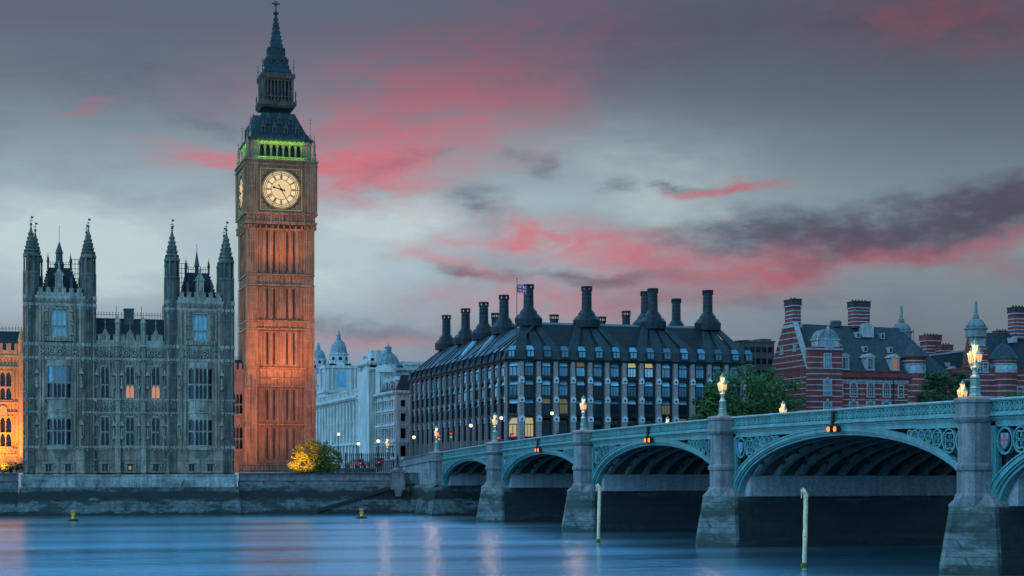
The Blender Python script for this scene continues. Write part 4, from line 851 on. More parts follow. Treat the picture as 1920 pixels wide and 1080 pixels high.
# ------------------------------------------------------------------ white government offices
def south_xf(X, Yfar):
    """local x runs from the far end towards the camera along a wall that faces south; local -y is outward"""
    return Matrix.Translation((X, Yfar, 0)) @ Matrix.Rotation(-pi/2, 4, 'Z')
def classical(m, L_, zb, zt, floors, step, order=None, y=0.0, dep=.5, panes=None):
    """window holes, cills, pediment caps and optional giant columns along a wall of length L_"""
    n = max(1, round(L_/step)); st = L_/n; hol = []
    for i in range(n):
        for (a, b, w) in floors: c = (i+.5)*st; hol.append((c-w/2, c+w/2, a, b))
    m.wall(0, L_, zb, zt, hol, y, dep)
    for h in hol:
        m.box(h[0]-.2, h[1]+.2, y-.2, y+.02, h[2]-.2, h[2]); m.box(h[0]-.3, h[1]+.3, y-.32, y+.02, h[3]+.1, h[3]+.35); m.box(h[0]-.18, h[0], y-.1, y+.05, h[2], h[3]+.1); m.box(h[1], h[1]+.18, y-.1, y+.05, h[2], h[3]+.1)
        if panes is not None: panes.xf = m.xf; panes.add([(h[0],y+dep-.06,h[2]),(h[1],y+dep-.06,h[2]),(h[1],y+dep-.06,h[3]),(h[0],y+dep-.06,h[3])], [(0,1,2,3)])
    if order:
        a, b = order
        for i in range(n+1):
            c = i*st; m.lathe([(.5,a),(.42,a+.3),(.36,b-.5),(.55,b-.2),(.55,b)], 8, c, y-.25)
    return n, st
def cornice(m, x0, x1, y, z, p=.7, h=.5):
    m.box(x0, x1, y-p, y+.1, z, z+h); m.box(x0, x1, y-p*.6, y+.1, z-h*.6, z); k = x0+.4
    while k < x1: m.box(k-.14, k+.14, y-p*.85, y, z-h*.55, z); k += .8
def balustrade(m, x0, x1, y, z, h=1.2):
    m.box(x0, x1, y-.2, y+.2, z, z+.2); m.box(x0, x1, y-.2, y+.2, z+h-.2, z+h); k = x0+.2
    while k < x1: m.box(k-.1, k+.1, y-.1, y+.1, z+.2, z+h-.2); k += .45
    k = x0
    while k <= x1+.1: m.box(k-.35, k+.35, y-.26, y+.26, z, z+h+.1); k += 6
def dome_turret(parent, x, y, zb, zt, w):
    """square belfry stage with an arch, octagonal drum with round lights, dome and finial"""
    H = zt-zb; m = MB(); h = w/2
    m.box(x-h*1.25, x+h*1.25, y-h*1.25, y+h*1.25, zb, zb+H*.10); z1, z2 = zb+H*.10, zb+H*.46
    for a in (0, -pi/2, pi, pi/2):
        m.xf = Matrix.Translation((x, y, 0)) @ Matrix.Rotation(a, 4, 'Z')
        m.wall(-h, h, z1, z2, [(-h*.36, h*.36, z1+.6, z2-1.0)], -h, h*.5, ends=False); m.head(-h*.36, h*.36, z2-1.0-h*.4, z2-1.0, -h+.03, -h+.5, n=3, round_=True)
        for s in (-.82, -.52, .52, .82): m.lathe([(.24,z1),(.2,z2-.3),(.28,z2)], 6, s*h, -h-.15)
        m.box(-h*1.12, h*1.12, -h*1.12, -h*.5, z2, z2+.6); m.box(-h*1.0, h*1.0, -h*1.0, -h*.4, z2+.6, z2+1.1)
    m.xf = None
    for sx in (-1, 1):
        for sy in (-1, 1): m.lathe([(.5,zb+H*.10),(.5,zb+H*.2),(.65,zb+H*.21),(.1,zb+H*.27),(.25,zb+H*.28),(.02,zb+H*.32)], 8, x+sx*h*1.25, y+sy*h*1.25); m.lathe([(.3,z2+1),(.3,z2+1.8),(.03,z2+2.6)], 6, x+sx*h*.85, y+sy*h*.85)
    z3 = z2+1.1; z4 = zb+H*.66
    m.lathe([(h*.92,z3),(h*.86,z3+.5),(h*.84,z4-.4),(h*.98,z4-.3),(h*.98,z4),(h*.8,z4+.1)], 8, x, y); m.build('turret', 'white', parent)
    k = MB()
    for i in range(8):
        a = 2*pi*i/8+pi/2; k.xf = Matrix.Translation((x, y, 0)) @ Matrix.Rotation(a, 4, 'Z'); k.disc(0, (z3+z4)/2, h*.2, -h*.82, 10); k.ring(0, (z3+z4)/2, h*.2, h*.30, -h*.86, -h*.7, 10, 1)
    k.xf = None; k.build('round_light', ['blackglass', 'white_trim'], parent)
    d = MB(); d.smooth = False; z5 = zb+H*.86; pr = [(h*.80,z4+.1),(h*.78,z4+.8)]
    for i in range(7): a = i/6*1.35; pr.append((h*.74*cos(a), z4+.8+(z5-z4-.8)*sin(a)/sin(1.35)))
    pr += [(h*.24,z5+.05),(h*.16,z5+H*.05),(h*.22,z5+H*.055),(h*.12,z5+H*.08),(.06,zt)]
    d.lathe(pr, 12, x, y); d.build('dome', 'copper', parent)

def build_offices():
    X = 86.8; Yn = atX(706, X)[0]; Yf = Yn+96
    root = thing('government_building', 'long pale stone office range with twin domed turrets beyond the clock tower', 'office building', (X+12, (Yn+Yf)/2, 6.2))
    tn = atX(690, X)[1]; zt = zz(742, tn); L_ = Yf-Yn
    w = MB(); g = MB(); w.xf = south_xf(X, Yf)
    fl = [(zt-4.2, zt-1.6, 1.5), (zt-10.5, zt-6.2, 1.7), (zt-16, zt-12.6, 1.6), (zt-20.5, zt-17.6, 1.6)]
    classical(w, L_-13, 6.2, zt, fl, 4.6, (zt-11.5, zt-.8), panes=g); cornice(w, 0, L_-13, 0, zt, 1.0, .7); balustrade(w, 0, L_-13, 0, zt+.7, 1.6); w.box(0, L_-13, -.5, .1, zt-12.2, zt-11.6); w.box(0, L_-13, -.4, .1, zt-17, zt-16.5)
    w.box(0, L_-13, .5, 16, zt-.6, zt-.2)
    w.build('street_front', 'white', root)
    # taller end pavilion
    p = MB(); p.xf = south_xf(X-1.6, Yf); zp_ = zz(686, tn); a, b = L_-13.0, L_
    hol = [((a+b)/2-1.3, (a+b)/2+1.3, q0, q1) for q0, q1, _ in fl]+[((a+b)/2-1.4, (a+b)/2+1.4, zt+1.5, zt+6)]
    p.wall(a, b, 6.2, zp_, hol, 0, 1.0); p.head((a+b)/2-1.4, (a+b)/2+1.4, zt+4.6, zt+6, .1, .9, round_=True)
    g.xf = p.xf
    for h in hol: g.add([(h[0],.9,h[2]),(h[1],.9,h[2]),(h[1],.9,h[3]),(h[0],.9,h[3])], [(0,1,2,3)])
    for q in (a+.9, a+2.6, b-2.6, b-.9):
        p.lathe([(.75,zt-11.5),(.62,zt-11),(.52,zt-1.4),(.8,zt-.9),(.8,zt-.4)], 10, q, -.35); p.lathe([(.6,zt+1.2),(.48,zt+1.6),(.42,zp_-1.2),(.6,zp_-.6)], 8, q, -.25)
    cornice(p, a-.4, b+.3, 0, zt, 1.2, .8); cornice(p, a-.3, b+.3, 0, zp_, .9, .6); p.box(a, b, -.5, .1, zt-12.2, zt-11.6); p.box(a, b, -.4, .1, zt-17, zt-16.5)
    p.box(a, a+3.4, .2, 4, zp_+.6, zp_+2.4); p.box(b-4, b, .2, 4, zp_+.6, zp_+3.2); p.box(a, b, 0, 1, zp_+.6, zp_+1.3)
    p.box(a, b, .9, 14, zp_-1, zp_-.5); p.box(a, a+.4, .5, 14, zt, zp_)
    p.build('end_pavilion', 'white', root)
    e = MB(); xw0, xw1 = X-1.6, X+30; e.xf = Matrix.Translation((xw0, Yn, 0)); classical(e, 30, 6.2, zp_-.1, [(zt+1.5,zt+5,1.8)]+fl, 5, panes=g); cornice(e, 0, 30, 0, zt, 1.0, .7); cornice(e, -.3, 30, 0, zp_, .9, .6); e.build('river_front', 'white', root)
    g.build('window_glass', 'pane', root)
    Y1, t1 = atX(635, X+6); dome_turret(root, X+6, Y1, zz(745, t1)-1, zz(618, t1), 46/t1*t1*t1/FOC if False else 40*t1/FOC)
    b = MB(); b.box(X+1, X+11, Y1-5.2, Y1+5.2, zt-2, zz(735, t1)); b.box(X+.6, X+11.4, Y1-5.6, Y1+5.6, zz(738, t1), zz(733, t1)); b.box(X+1.4, X+10.6, Y1-4.6, Y1+4.6, zz(733, t1), zz(690, t1))
    b.box(X+.9, X+11.1, Y1-5.2, Y1+5.2, zz(692, t1), zz(687, t1))
    for q in (-3.9, -2.7, 2.7, 3.9): b.lathe([(.4,zz(733,t1)),(.34,zz(692,t1))], 8, X+1.2, Y1+q); b.lathe([(.4,zz(733,t1)),(.34,zz(692,t1))], 8, X+6+q, Y1-4.75)
    b.build('turret_base', 'white', root)
    b = MB(); b.box(X+1.3, X+1.42, Y1-1.3, Y1+1.3, zz(727, t1), zz(698, t1)); b.build('window', 'pane_blue', root); b = MB(); b.box(X+4.7, X+7.3, Y1-4.72, Y1-4.6, zz(727, t1), zz(698, t1)); b.build('window', 'pane_blue', root)
    Y2, t2 = atX(597, X+8); dome_turret(root, X+8, Y2, zz(735, t2), zz(642, t2), 34*t2/FOC)
    b = MB(); b.box(X+3, X+13, Y2-5, Y2+5, zt-2, zz(735, t2)); b.build('turret_base', 'white', root)
build_offices()

def build_corner_office():
    X = 82.9; Yn = atX(743, X)[0]; Yf = atX(705, X)[0]; t = atX(743, X)[1]; z = lambda py: zz(py, t); L_ = Yf-Yn
    root = thing('corner_building', 'narrow pale stone street corner building with slate mansard roof beside the dark office block', 'office building', (X+5, (Yn+Yf)/2, 6.3))
    fl = [(z(790), z(775), 1.1), (z(822), z(803), 1.2), (z(856), z(836), 1.3), (z(762), z(750), 1.0)]
    ze = z(736); w = MB(); g = MB(); w.xf = south_xf(X, Yf); classical(w, L_, 6.3, ze, fl, 2.5, panes=g); w.box(0, L_, -.4, .1, z(798), z(795)); w.box(0, L_, -.5, .1, z(830), z(827)); w.box(0, L_, -.35, .1, z(770), z(767)); cornice(w, 0, L_, 0, ze, .8, .5)
    for k in range(4): w.box(.2+k*L_/3.1, .8+k*L_/3.1, -.25, .05, 6.3, ze)
    w.build('street_front', 'white', root)
    e = MB(); e.xf = Matrix.Translation((X, Yn, 0)); W = 12.5; classical(e, W, 6.3, ze, fl, 3.1, panes=g); e.box(0, W, -.4, .1, z(798), z(795)); e.box(0, W, -.5, .1, z(830), z(827)); e.box(0, W, -.35, .1, z(770), z(767)); cornice(e, -.3, W, 0, ze, .8, .5); e.box(-.15, .7, -.3, .05, 6.3, ze); e.build('side_front', 'white', root)
    g.build('window_glass', 'pane', root)
    r = MB(); zr = z(702); r.loft([[(X,Yn,ze+.5),(X+W,Yn,ze+.5),(X+W,Yf,ze+.5),(X,Yf,ze+.5)], [(X+1.6,Yn+1.6,zr),(X+W,Yn+1.6,zr),(X+W,Yf-1,zr),(X+1.6,Yf-1,zr)]]); ro = r.build('mansard_roof', 'slate', root)
    for k in range(3):
        d = MB(); yy = Yn+3+k*5.5; d.box(X+.3, X+2.5, yy-1.1, yy+1.1, ze+.5, z(712)); d.yz([(yy-1.4,z(712)),(yy+1.4,z(712)),(yy,z(704))], X+.2, X+2.6); d.box(X+.24, X+.31, yy-.6, yy+.6, ze+1.0, z(715), 1); d.build('dormer', ['white', 'pane'], ro)
    g2 = MB(); yy = Yf-2.4; g2.box(X-.2, X+3, yy-2.6, yy+2.6, ze, z(690)); g2.yz([(yy-2.9,z(690)),(yy+2.9,z(690)),(yy,z(676))], X-.3, X+3); g2.box(X+2, X+4.5, Yf-1, Yf+2, ze, z(672)); g2.build('gable', 'white', root)
    c = MB(); c.box(X+6.5, X+9, Yn+4, Yn+7, zr-1, z(688)); c.box(X+6.3, X+9.2, Yn+3.8, Yn+7.2, z(690), z(686)); c.build('chimney', 'white', root)
    # domed block behind
    Yd = 395.0; xd, td = atY(733, Yd); q = lambda py: zz(py, td)
    o = thing('domed_building', 'pale stone block crowned by a blue grey ribbed dome with small lantern', 'office building', (xd, Yd, 6.2)); r_ = 21*td/FOC
    b = MB(); b.box(xd-5.5, xd+16, Yd-1, Yd+12, 6.2, q(694)); cornice(b, xd-5.7, xd+16, Yd-1, q(694), .7, .5); b.box(xd+3.1, xd+7, Yd-1.5, Yd+6, q(692), q(683)); b.box(xd+2.9, xd+7.2, Yd-1.7, Yd+6, q(685), q(682)); b.lathe([(r_*1.02,q(694)),(r_*1.02,q(690)),(r_*.98,q(688))], 16, xd, Yd+3); b.build('wall', 'white', o)
    d = MB(); pr = [(r_*.98,q(689)),(r_*.98,q(684))]+[(r_*.98*cos(a), q(684)+(q(660)-q(684))*sin(a)/sin(1.4)) for a in [i/8*1.4 for i in range(1, 9)]]; d.lathe(pr, 20, xd, Yd+3)
    for i in range(10): a = 2*pi*i/10; d.tube([(xd+r*1.01*cos(a), Yd+3+r*1.01*sin(a), zz_) for r, zz_ in pr], .12, 4)
    for i in range(5): a = -pi/2+(i-2)*.55; d.lathe([(.5,q(689)),(.5,q(682)),(.05,q(679))], 6, xd+r_*cos(a), Yd+3+r_*sin(a))
    d.build('dome', 'copper', o)
    l = MB(); l.lathe([(1.0,q(661)),(1.0,q(659)),(.75,q(659)),(.75,q(651)),(1.0,q(650)),(.6,q(648)),(.12,q(645)),(.05,q(641))], 8, xd, Yd+3); l.build('dome_lantern', 'copper', o)
build_corner_office()

# ------------------------------------------------------------------ dark bronze office block with tall vent chimneys
def build_bronze_offices():
    X0, Y0 = 84.6, 288.0; X1 = atY(1403, Y0)[0]; Y1 = atX(771, X0)[0]; zb = 6.3
    root = thing('office_block', 'dark bronze office block with pale fins, steep plated roof and tall vent chimneys', 'office building', (X0, Y0, zb))
    t0 = atY(985, Y0)[1]; z = lambda py: zz(py, t0); ze = z(674.5); cut = 2.2
    core = MB(); core.prism([(X0+.9,Y0+cut+.4),(X0+cut+.4,Y0+.9),(X1-.9,Y0+.9),(X1-.9,Y1-.9),(X0+.9,Y1-.9)], zb, ze); core.prism([(X0-.1,Y0+cut),(X0+cut,Y0-.1),(X1+.1,Y0-.1),(X1+.1,Y1+.1),(X0-.1,Y1+.1)], ze-.3, ze); core.build('core', 'bronze', root)
    rows = [(z(703), z(677.5)), (z(740), z(711.5)), (z(774), z(747)), (z(818), z(783))]
    # east front: 13 fins, bays between
    fx_ = [atY(977+32.25*k-.02*k*k, Y0)[0] for k in range(14)]
    fx_ = [x for x in fx_ if x < X1-.4]
    def fin_mesh(key, s):
        if key in CACHE: return CACHE[key]
        f = MB(); pr = .75 if s == 1 else .34; p2 = .42 if s == 1 else .28; f.loft([[(-.52*s,-pr,0),(.52*s,-pr,0),(.52*s,.95,0),(-.52*s,.95,0)], [(-.34*s,-p2,ze-zb-.3),(.34*s,-p2,ze-zb-.3),(.34*s,.95,ze-zb-.3),(-.34*s,.95,ze-zb-.3)]]); CACHE[key] = f.mesh('stone_fin', 'pier')
        rs = []
        for py in (713, 750, 786):
            r = MB(); rs.append(r)
            zz_ = z(py)-zb; u = zz_/(ze-zb); yy = -pr+(pr-p2)*u; ww = (.52-.18*u)*s
            r.box(-ww-.06, ww+.06, yy-.14, yy+.1, zz_-.42, zz_+.42); r.xz([(-ww-.05,zz_+.42),(ww+.05,zz_+.42),(0,zz_+.75)], yy-.1, yy+.1); r.disc(0, zz_, .21, yy-.16, 10, 1)
        CACHE[key+'r'] = [r.mesh('node_block', ['roundel', 'iron']) for r in rs]; return CACHE[key]
    for x in fx_: o = put('stone_fin', fin_mesh('fin', 1), root, (x, Y0, zb)); [link('node_block', q, o) for q in CACHE['finr']]
    fr_cache = {}
    def bay_window(w, row, s='e'):
        key = ('bw', s, round(w, 1), row)
        if key not in CACHE:
            a, b = rows[row]; h = b-a; f = MB(); dz = h*.66
            for q in (-w/2-.12, w/2+.12): f.box(q-.13, q+.13, -.35, .75, -.35, h+.25)
            f.box(-w/2-.2, w/2+.2, -.42, .7, -.5, -.02); f.box(-w/2-.1, w/2+.1, -.3, .7, h, h+.22); f.box(-w/2, w/2, -.3, .6, dz-.1, dz+.06)
            for q in (-w/6, w/6): f.box(q-.035, q+.035, -.2, .5, 0, dz)
            p = MB(); p.add([(-w/2,-.12,0),(w/2,-.12,0),(w/2,-.12,dz-.08),(-w/2,-.12,dz-.08)], [(0,1,2,3)]); u = MB(); u.add([(-w/2,-.2,dz+.05),(w/2,-.2,dz+.05),(w/2,.25,h),(-w/2,.25,h)], [(0,1,2,3)])
            CACHE[key] = (f.mesh('window', 'bronze'), p, u)
        return key
    rnd = random.Random(3)
    def place(wx, wy, w, row, rz, mats, s='e'):
        key = bay_window(w, row, s); f, p, u = CACHE[key]
        o = put('window', f, root, (wx, wy, rows[row][0]), rz)
        for nm, mb, mt in (('pane', p, mats[0]), ('upper_light', u, mats[1])):
            k2 = key+(nm, mt)
            if k2 not in CACHE: CACHE[k2] = mb.mesh(nm, mt)
            link(nm, CACHE[k2], o)
    edges = fx_+[X1+.9]
    for i, (a, b) in enumerate(zip(edges, edges[1:])):
        w = min(1.55, b-a-1.6)
        for row in range(4):
            mats = [('pane_blue','sky_blind'), ('pane_blue','sky_blind'), ('pane','pane_blue'), ('pane','pane')][row]
            if row == 0 and i in (6, 7): mats = ('sky_blind_bright', 'officelit')
            if row == 0 and i in (3,): mats = ('sky_blind', 'officedim')
            if row == 1 and rnd.random() < .35: mats = ('pane', 'sky_blind')
            if row == 2 and i in (1, 2): mats = ('pane', 'officedim')
            if row == 2 and i in (6,9): mats = ('pane', 'sky_blind')
            if row == 3 and i == 0: mats = ('officelit', 'officelit')
            if row == 3 and i > 3 and rnd.random() < .25: mats = ('pane', 'officedim')
            if row == 2 and rnd.random() < .12: mats = ('officedim', mats[1])
            place((a+b)/2, Y0+.55, w, row, 0, mats)
    # canted corner bay
    cxm, cym = X0+cut/2, Y0+cut/2
    for row in range(4): place(cxm+.3, cym+.3, 2.3, row, -pi/4, [('pane_blue','sky_blind'),('pane_blue','pane_blue'),('pane','sky_blind'),('officelit','officelit')][row], 'c')
    # south front along the street
    n = 17; st = (Y1-Y0-cut)/n; fm = fin_mesh('finS', .22)
    rest = MB(); rest.xf = None
    for i in range(n+1): o = put('stone_fin', fm, root, (X0, Y0+cut+st*i, zb), -pi/2); [link('node_block', q, o) for q in CACHE['finSr']]
    for i in range(n):
        yy = Y0+cut+st*(i+.5); w = min(st-1.75, 2.0)
        if w < 1.0: w = 1.2
        for row in range(4):
            near = i < 9
            m0 = ('sky_blind_bright' if rnd.random() < (.75 if near else .3) else 'sky_blind') if row == 0 else ('sky_blind_bright' if near and rnd.random() < .45 else 'pane') if row == 1 else 'pane'
            m1 = 'sky_blind_bright' if row == 0 and rnd.random() < .85 else 'sky_blind' if row < 2 else 'pane_blue' if rnd.random() < .3 else 'pane'
            if row < 3: place(X0+.30, yy, w+.5, row, -pi/2, (m0, m1), 's')
            else:
                a, b = rows[row]; rest.box(X0+.4, X0+.6, yy-w/2, yy+w/2, a, b); rest.box(X0+.1, X0+.7, yy-w/2-.2, yy-w/2, a-.4, b+.3); rest.box(X0+.1, X0+.7, yy+w/2, yy+w/2+.2, a-.4, b+.3)
    o = rest.build('street_window', 'pane', root); o['kind'] = 'stuff'
    # roof
    zd = z(655.5); zr = z(601.5); IN = 6.2; r = MB()
    def ringp(d, zz_): c = max(.4, cut-d*.3); return [(X0+d,Y0+d+c,zz_),(X0+d+c,Y0+d,zz_),(X1-d,Y0+d,zz_),(X1-d,Y1-d,zz_),(X0+d,Y1-d,zz_)]
    r.loft([ringp(-.5,ze),ringp(-.55,ze+.25),ringp(.35,zd),ringp(IN,zr),ringp(IN+1.5,zr+.5)])
    ro = r.build('roof', 'roofdark', root)
    chE = [atY(p, Y0+IN+.6)[0] for p in (991, 1100, 1224, 1327)]; chY = [atX(p, X0+IN+.3)[0] for p in (945, 907, 873, 837)]
    # fan of raised ducts from each chimney foot down to the fins
    d = MB()
    def duct(x_top, x_bot, w0=.55, w1=1.05):
        za, zb_ = zd-.1, zr; y0, y1 = Y0+.3, Y0+IN
        d.loft([[(x_bot-w1,y0-.34,za),(x_bot+w1,y0-.34,za),(x_bot+w1,y0+.3,za),(x_bot-w1,y0+.3,za)], [(x_top-w0,y1-.34,zb_),(x_top+w0,y1-.34,zb_),(x_top+w0,y1+.3,zb_),(x_top-w0,y1+.3,zb_)]])
        d.loft([[(x_bot-w1,Y0-.62,ze+.1),(x_bot+w1,Y0-.62,ze+.1),(x_bot+w1,Y0+.4,ze+.1),(x_bot-w1,Y0+.4,ze+.1)], [(x_bot-w1,y0-.34,za),(x_bot+w1,y0-.34,za),(x_bot+w1,y0+.4,za),(x_bot-w1,y0+.4,za)]])
    for x in fx_:
        c = min(chE, key=lambda q: abs(q-x)); c_i = (x-c); duct(c+max(-1.9, min(1.9, c_i*.36)), x)
    d.xf = None
    def duct_s(y_top, y_bot, w0=.5, w1=.95):
        d.loft([[(X0-.04,y_bot-w1,zd-.1),(X0-.04,y_bot+w1,zd-.1),(X0+.6,y_bot+w1,zd-.1),(X0+.6,y_bot-w1,zd-.1)], [(X0+IN-.34,y_top-w0,zr),(X0+IN-.34,y_top+w0,zr),(X0+IN+.3,y_top+w0,zr),(X0+IN+.3,y_top-w0,zr)]])
        d.loft([[(X0-.62,y_bot-w1,ze+.1),(X0-.62,y_bot+w1,ze+.1),(X0+.4,y_bot+w1,ze+.1),(X0+.4,y_bot-w1,ze+.1)], [(X0-.04,y_bot-w1,zd-.1),(X0-.04,y_bot+w1,zd-.1),(X0+.6,y_bot+w1,zd-.1),(X0+.6,y_bot-w1,zd-.1)]])
    cs = chY+[Y0+IN+.6]
    for i in range(n+1):
        yb = Y0+cut+st*i; c = min(cs, key=lambda q: abs(q-yb)); duct_s(c+max(-1.9, min(1.9, (yb-c)*.36)), yb, .5, .8)
    d.build('vent_duct', 'bronze_roof', ro)
    g = MB(); gx0, gx1 = atY(1152, Y0+4)[0], atY(1202, Y0+4)[0]
    g.loft([[(gx0+1.2,Y0+1.7,z(644)),(gx1-1.2,Y0+1.7,z(644)),(gx1-1.2,Y0+2.2,z(644)),(gx0+1.2,Y0+2.2,z(644))], [(gx0,Y0+3.6,z(627)),(gx1,Y0+3.6,z(627)),(gx1,Y0+4.4,z(627)),(gx0,Y0+4.4,z(627))]]); g.build('roof_light', 'sky_blind', ro)
    for i, (a, b) in enumerate(zip(edges, edges[1:])):
        q = (a+b)/2
        if 'dorm' not in CACHE:
            k = MB(); h = z(657.5)-z(668); k.box(-.8, -.62, -.35, .8, -.3, h+.1); k.box(.62, .8, -.35, .8, -.3, h+.1); k.box(-.8, .8, -.4, .8, -.4, -.02); k.box(-.8, .8, -.35, .8, h, h+.12); k.box(-.04, .04, -.3, .5, 0, h); p = MB(); p.add([(-.62,-.22,0),(.62,-.22,0),(.62,-.22,h),(-.62,-.22,h)], [(0,1,2,3)]); p.add([(-.75,-.1,h+.15),(.75,-.1,h+.15),(.5,.55,h+.95),(-.5,.55,h+.95)], [(0,1,2,3)])
            CACHE['dorm'] = (k.mesh('dormer', 'bronze'), p.mesh('pane', 'pane_blue'))
            
        o = put('dormer', CACHE['dorm'][0], root, (q, Y0-.35, z(668))); link('pane', CACHE['dorm'][1], o)
    o = put('dormer', CACHE['dorm'][0], root, (X0+.65, Y0+.65, z(668)), -pi/4); link('pane', CACHE['dorm'][1], o)
    for i in range(n):
        o = put('dormer', CACHE['dorm'][0], root, (X0-.30, Y0+cut+st*(i+.5), z(668)), -pi/2); link('pane', CACHE['dorm'][1], o)
    for yy, w in ((Y0+27, .55), (Y0+41, .7)):
        s = MB(); s.loft([[(X0+1.4,yy-w,zd+1.0),(X0+1.4,yy+w,zd+1.0),(X0+1.9,yy+w,zd+1.0),(X0+1.9,yy-w,zd+1.0)], [(X0+4.6,yy-w,zd+4.6),(X0+4.6,yy+w,zd+4.6),(X0+5.2,yy+w,zd+4.6),(X0+5.2,yy-w,zd+4.6)]]); s.build('roof_light', 'sky_blind', ro)
    # chimneys
    def chimney(x, y, zf, s=1.0, full=True):
        c = MB()
        if full: c.lathe([(2.4*s,zf-.6),(2.52*s,zf+.55),(2.52*s,zf+.75),(1.85*s,zf+1.55),(1.58*s,zf+1.6),(1.55*s,zf+1.95),(1.05*s,zf+2.65),(.93*s,zf+2.75),(.88*s,zf+6.1),(1.05*s,zf+6.1),(1.05*s,zf+6.25)], 14, x, y)
        else: c.lathe([(.9*s,zf-.6),(.85*s,zf+1.0),(1.0*s,zf+1.0),(1.0*s,zf+1.2)], 12, x, y)
        zt = zf+(6.25 if full else 1.2)
        for i in range(12): a = 2*pi*i/12; c.box(x+.92*s*cos(a)-.09, x+.92*s*cos(a)+.09, y+.92*s*sin(a)-.09, y+.92*s*sin(a)+.09, zt, zt+.5)
        c.lathe([(1.05*s,zt+.5),(1.05*s,zt+.68),(.8*s,zt+.70)], 12, x, y); c.lathe([(.28*s,zt),(.28*s,zt+.5)], 6, x, y)
        if full:
            for zz_ in (zf+3.8, zf+4.6, zf+5.4): c.lathe([(.9*s,zz_),(.97*s,zz_+.04),(.9*s,zz_+.09)], 14, x, y)
        c.build('vent_chimney', 'bronze', root)
    for x in chE: chimney(x, Y0+IN+.6, zr+.25)
    for y in chY: chimney(X0+IN+.3, y, zr+.25)
    x, t = atY(1268, 310); chimney(x, 310, zz(560, t)-6.95, .95)
    x, t = atY(1216, 306); chimney(x-.6, 306, zz(585, t)-3)
    for px, py, Y in ((1174, 583, 318), (1039, 590, 316), (1128, 594, 316), (929, 587, 330)):
        x, t = atY(px, Y); zt = zz(py, t); c = MB(); c.lathe([(.85,zr-1),(.8,zt-1.1),(.95,zt-1.0),(.95,zt-.85)], 10, x, Y)
        for i in range(10): a = 2*pi*i/10; c.box(x+.8*cos(a)-.08, x+.8*cos(a)+.08, Y+.8*sin(a)-.08, Y+.8*sin(a)+.08, zt-.85, zt-.3)
        c.lathe([(.95,zt-.3),(.95,zt)], 10, x, Y); c.build('vent_chimney', 'bronze', root)
    # flag
    fx, fy_ = X0+1.9, Y0+1.9; tf = fx*FX+fy_*FY; o = thing('flagpole', 'tall thin flagpole flying a small union flag at the dark roof corner', 'flagpole', (fx, fy_, ze+1.5))
    p = MB(); p.lathe([(.09,ze+1.5),(.05,zz(523,tf)),(.12,zz(523,tf)),(.12,zz(521.5,tf)),(.02,zz(521,tf))], 8, fx, fy_); p.build('pole', 'iron', o)
    f = MB(); zf, hh, ww = zz(549, tf), 1.5, 1.75
    def pt(u, v, e): return (fx+.08+u*ww, fy_+.16*sin(u*6.5)+e, zf+v*hh-.18*u*u+.07*sin(u*5))
    def patch(us, vs_, mi, e):
        nu = 10; A = [us(i/nu) for i in range(nu+1)]
        for a, b in zip(A, A[1:]): f.add([pt(a[0],a[1],e),pt(b[0],b[1],e),pt(b[0],b[2],e),pt(a[0],a[2],e)], [(0,1,2,3)], mi)
    patch(lambda k: (k,0,1), None, 0, 0)
    for e, mi, wd in ((.012, 1, .11), (.02, 2, .045)):
        for sg in (1, -1):
            for ee in (e, -e): patch(lambda k: (k, max(0, min(1, .5+sg*(k-.5)-wd)), max(0, min(1, .5+sg*(k-.5)+wd))), None, mi, ee)
    for e, mi, wd in ((.03, 1, .17), (.04, 2, .10)):
        for ee in (e, -e):
            patch(lambda k: (k, .5-wd, .5+wd), None, mi, ee); patch(lambda k: (.5-wd*.7+k*wd*1.4, 0, 1), None, mi, ee)
    f.build('flag', ['flagblue', 'flagwhite', 'flagred'], o)
build_bronze_offices()

# ------------------------------------------------------------------ striped red brick offices
def sash(parent, wx, wy, wz, w, h, cols, rows_, rz=0, arch=False, lit=False, kind='window', dep=.12):
    key = ('sash', round(w,2), round(h,2), cols, rows_, arch)
    if key not in CACHE:
        f = MB(); e = .16
        f.box(-w/2-e, -w/2+.05, -.12, .06, -.1, h+.05); f.box(w/2-.05, w/2+e, -.12, .06, -.1, h+.05); f.box(-w/2-e-.1, w/2+e+.1, -.2, .06, -.28, -.08); f.box(-w/2-e, w/2+e, -.14, .06, h, h+.22)
        if arch: f.head(-w/2+.04, w/2-.04, h-w*.42, h+.01, -.08, .05, n=4, round_=True); f.xz([(-.16,h+.1),(.16,h+.1),(.24,h+.65),(-.24,h+.65)], -.24, .04)
        for i in range(1, cols): q = -w/2+w*i/cols; f.box(q-.035, q+.035, -.04, .05, 0, h)
        for i in range(1, rows_): q = h*i/rows_; f.box(-w/2, w/2, -.035, .05, q-.035, q+.035)
        p = MB(); p.add([(-w/2,.02,0),(w/2,.02,0),(w/2,.02,h),(-w/2,.02,h)], [(0,1,2,3)]); CACHE[key] = (f.mesh('window', 'band'), p.mesh('pane', 'pane_blue'), p.mesh('pane', 'roomlit'))
    o = put(kind, CACHE[key][0], parent, (wx, wy, wz), rz); link('pane', CACHE[key][2 if lit else 1], o); return o
def bands(m, x0, x1, y0, y1, z0, z1, step=1.13, th=.19, mi=1):
    zz_ = z0
    while zz_ < z1-.2: m.box(x0-.03, x1+.03, y0-.03, y1+.03, zz_, zz_+th, mi); zz_ += step
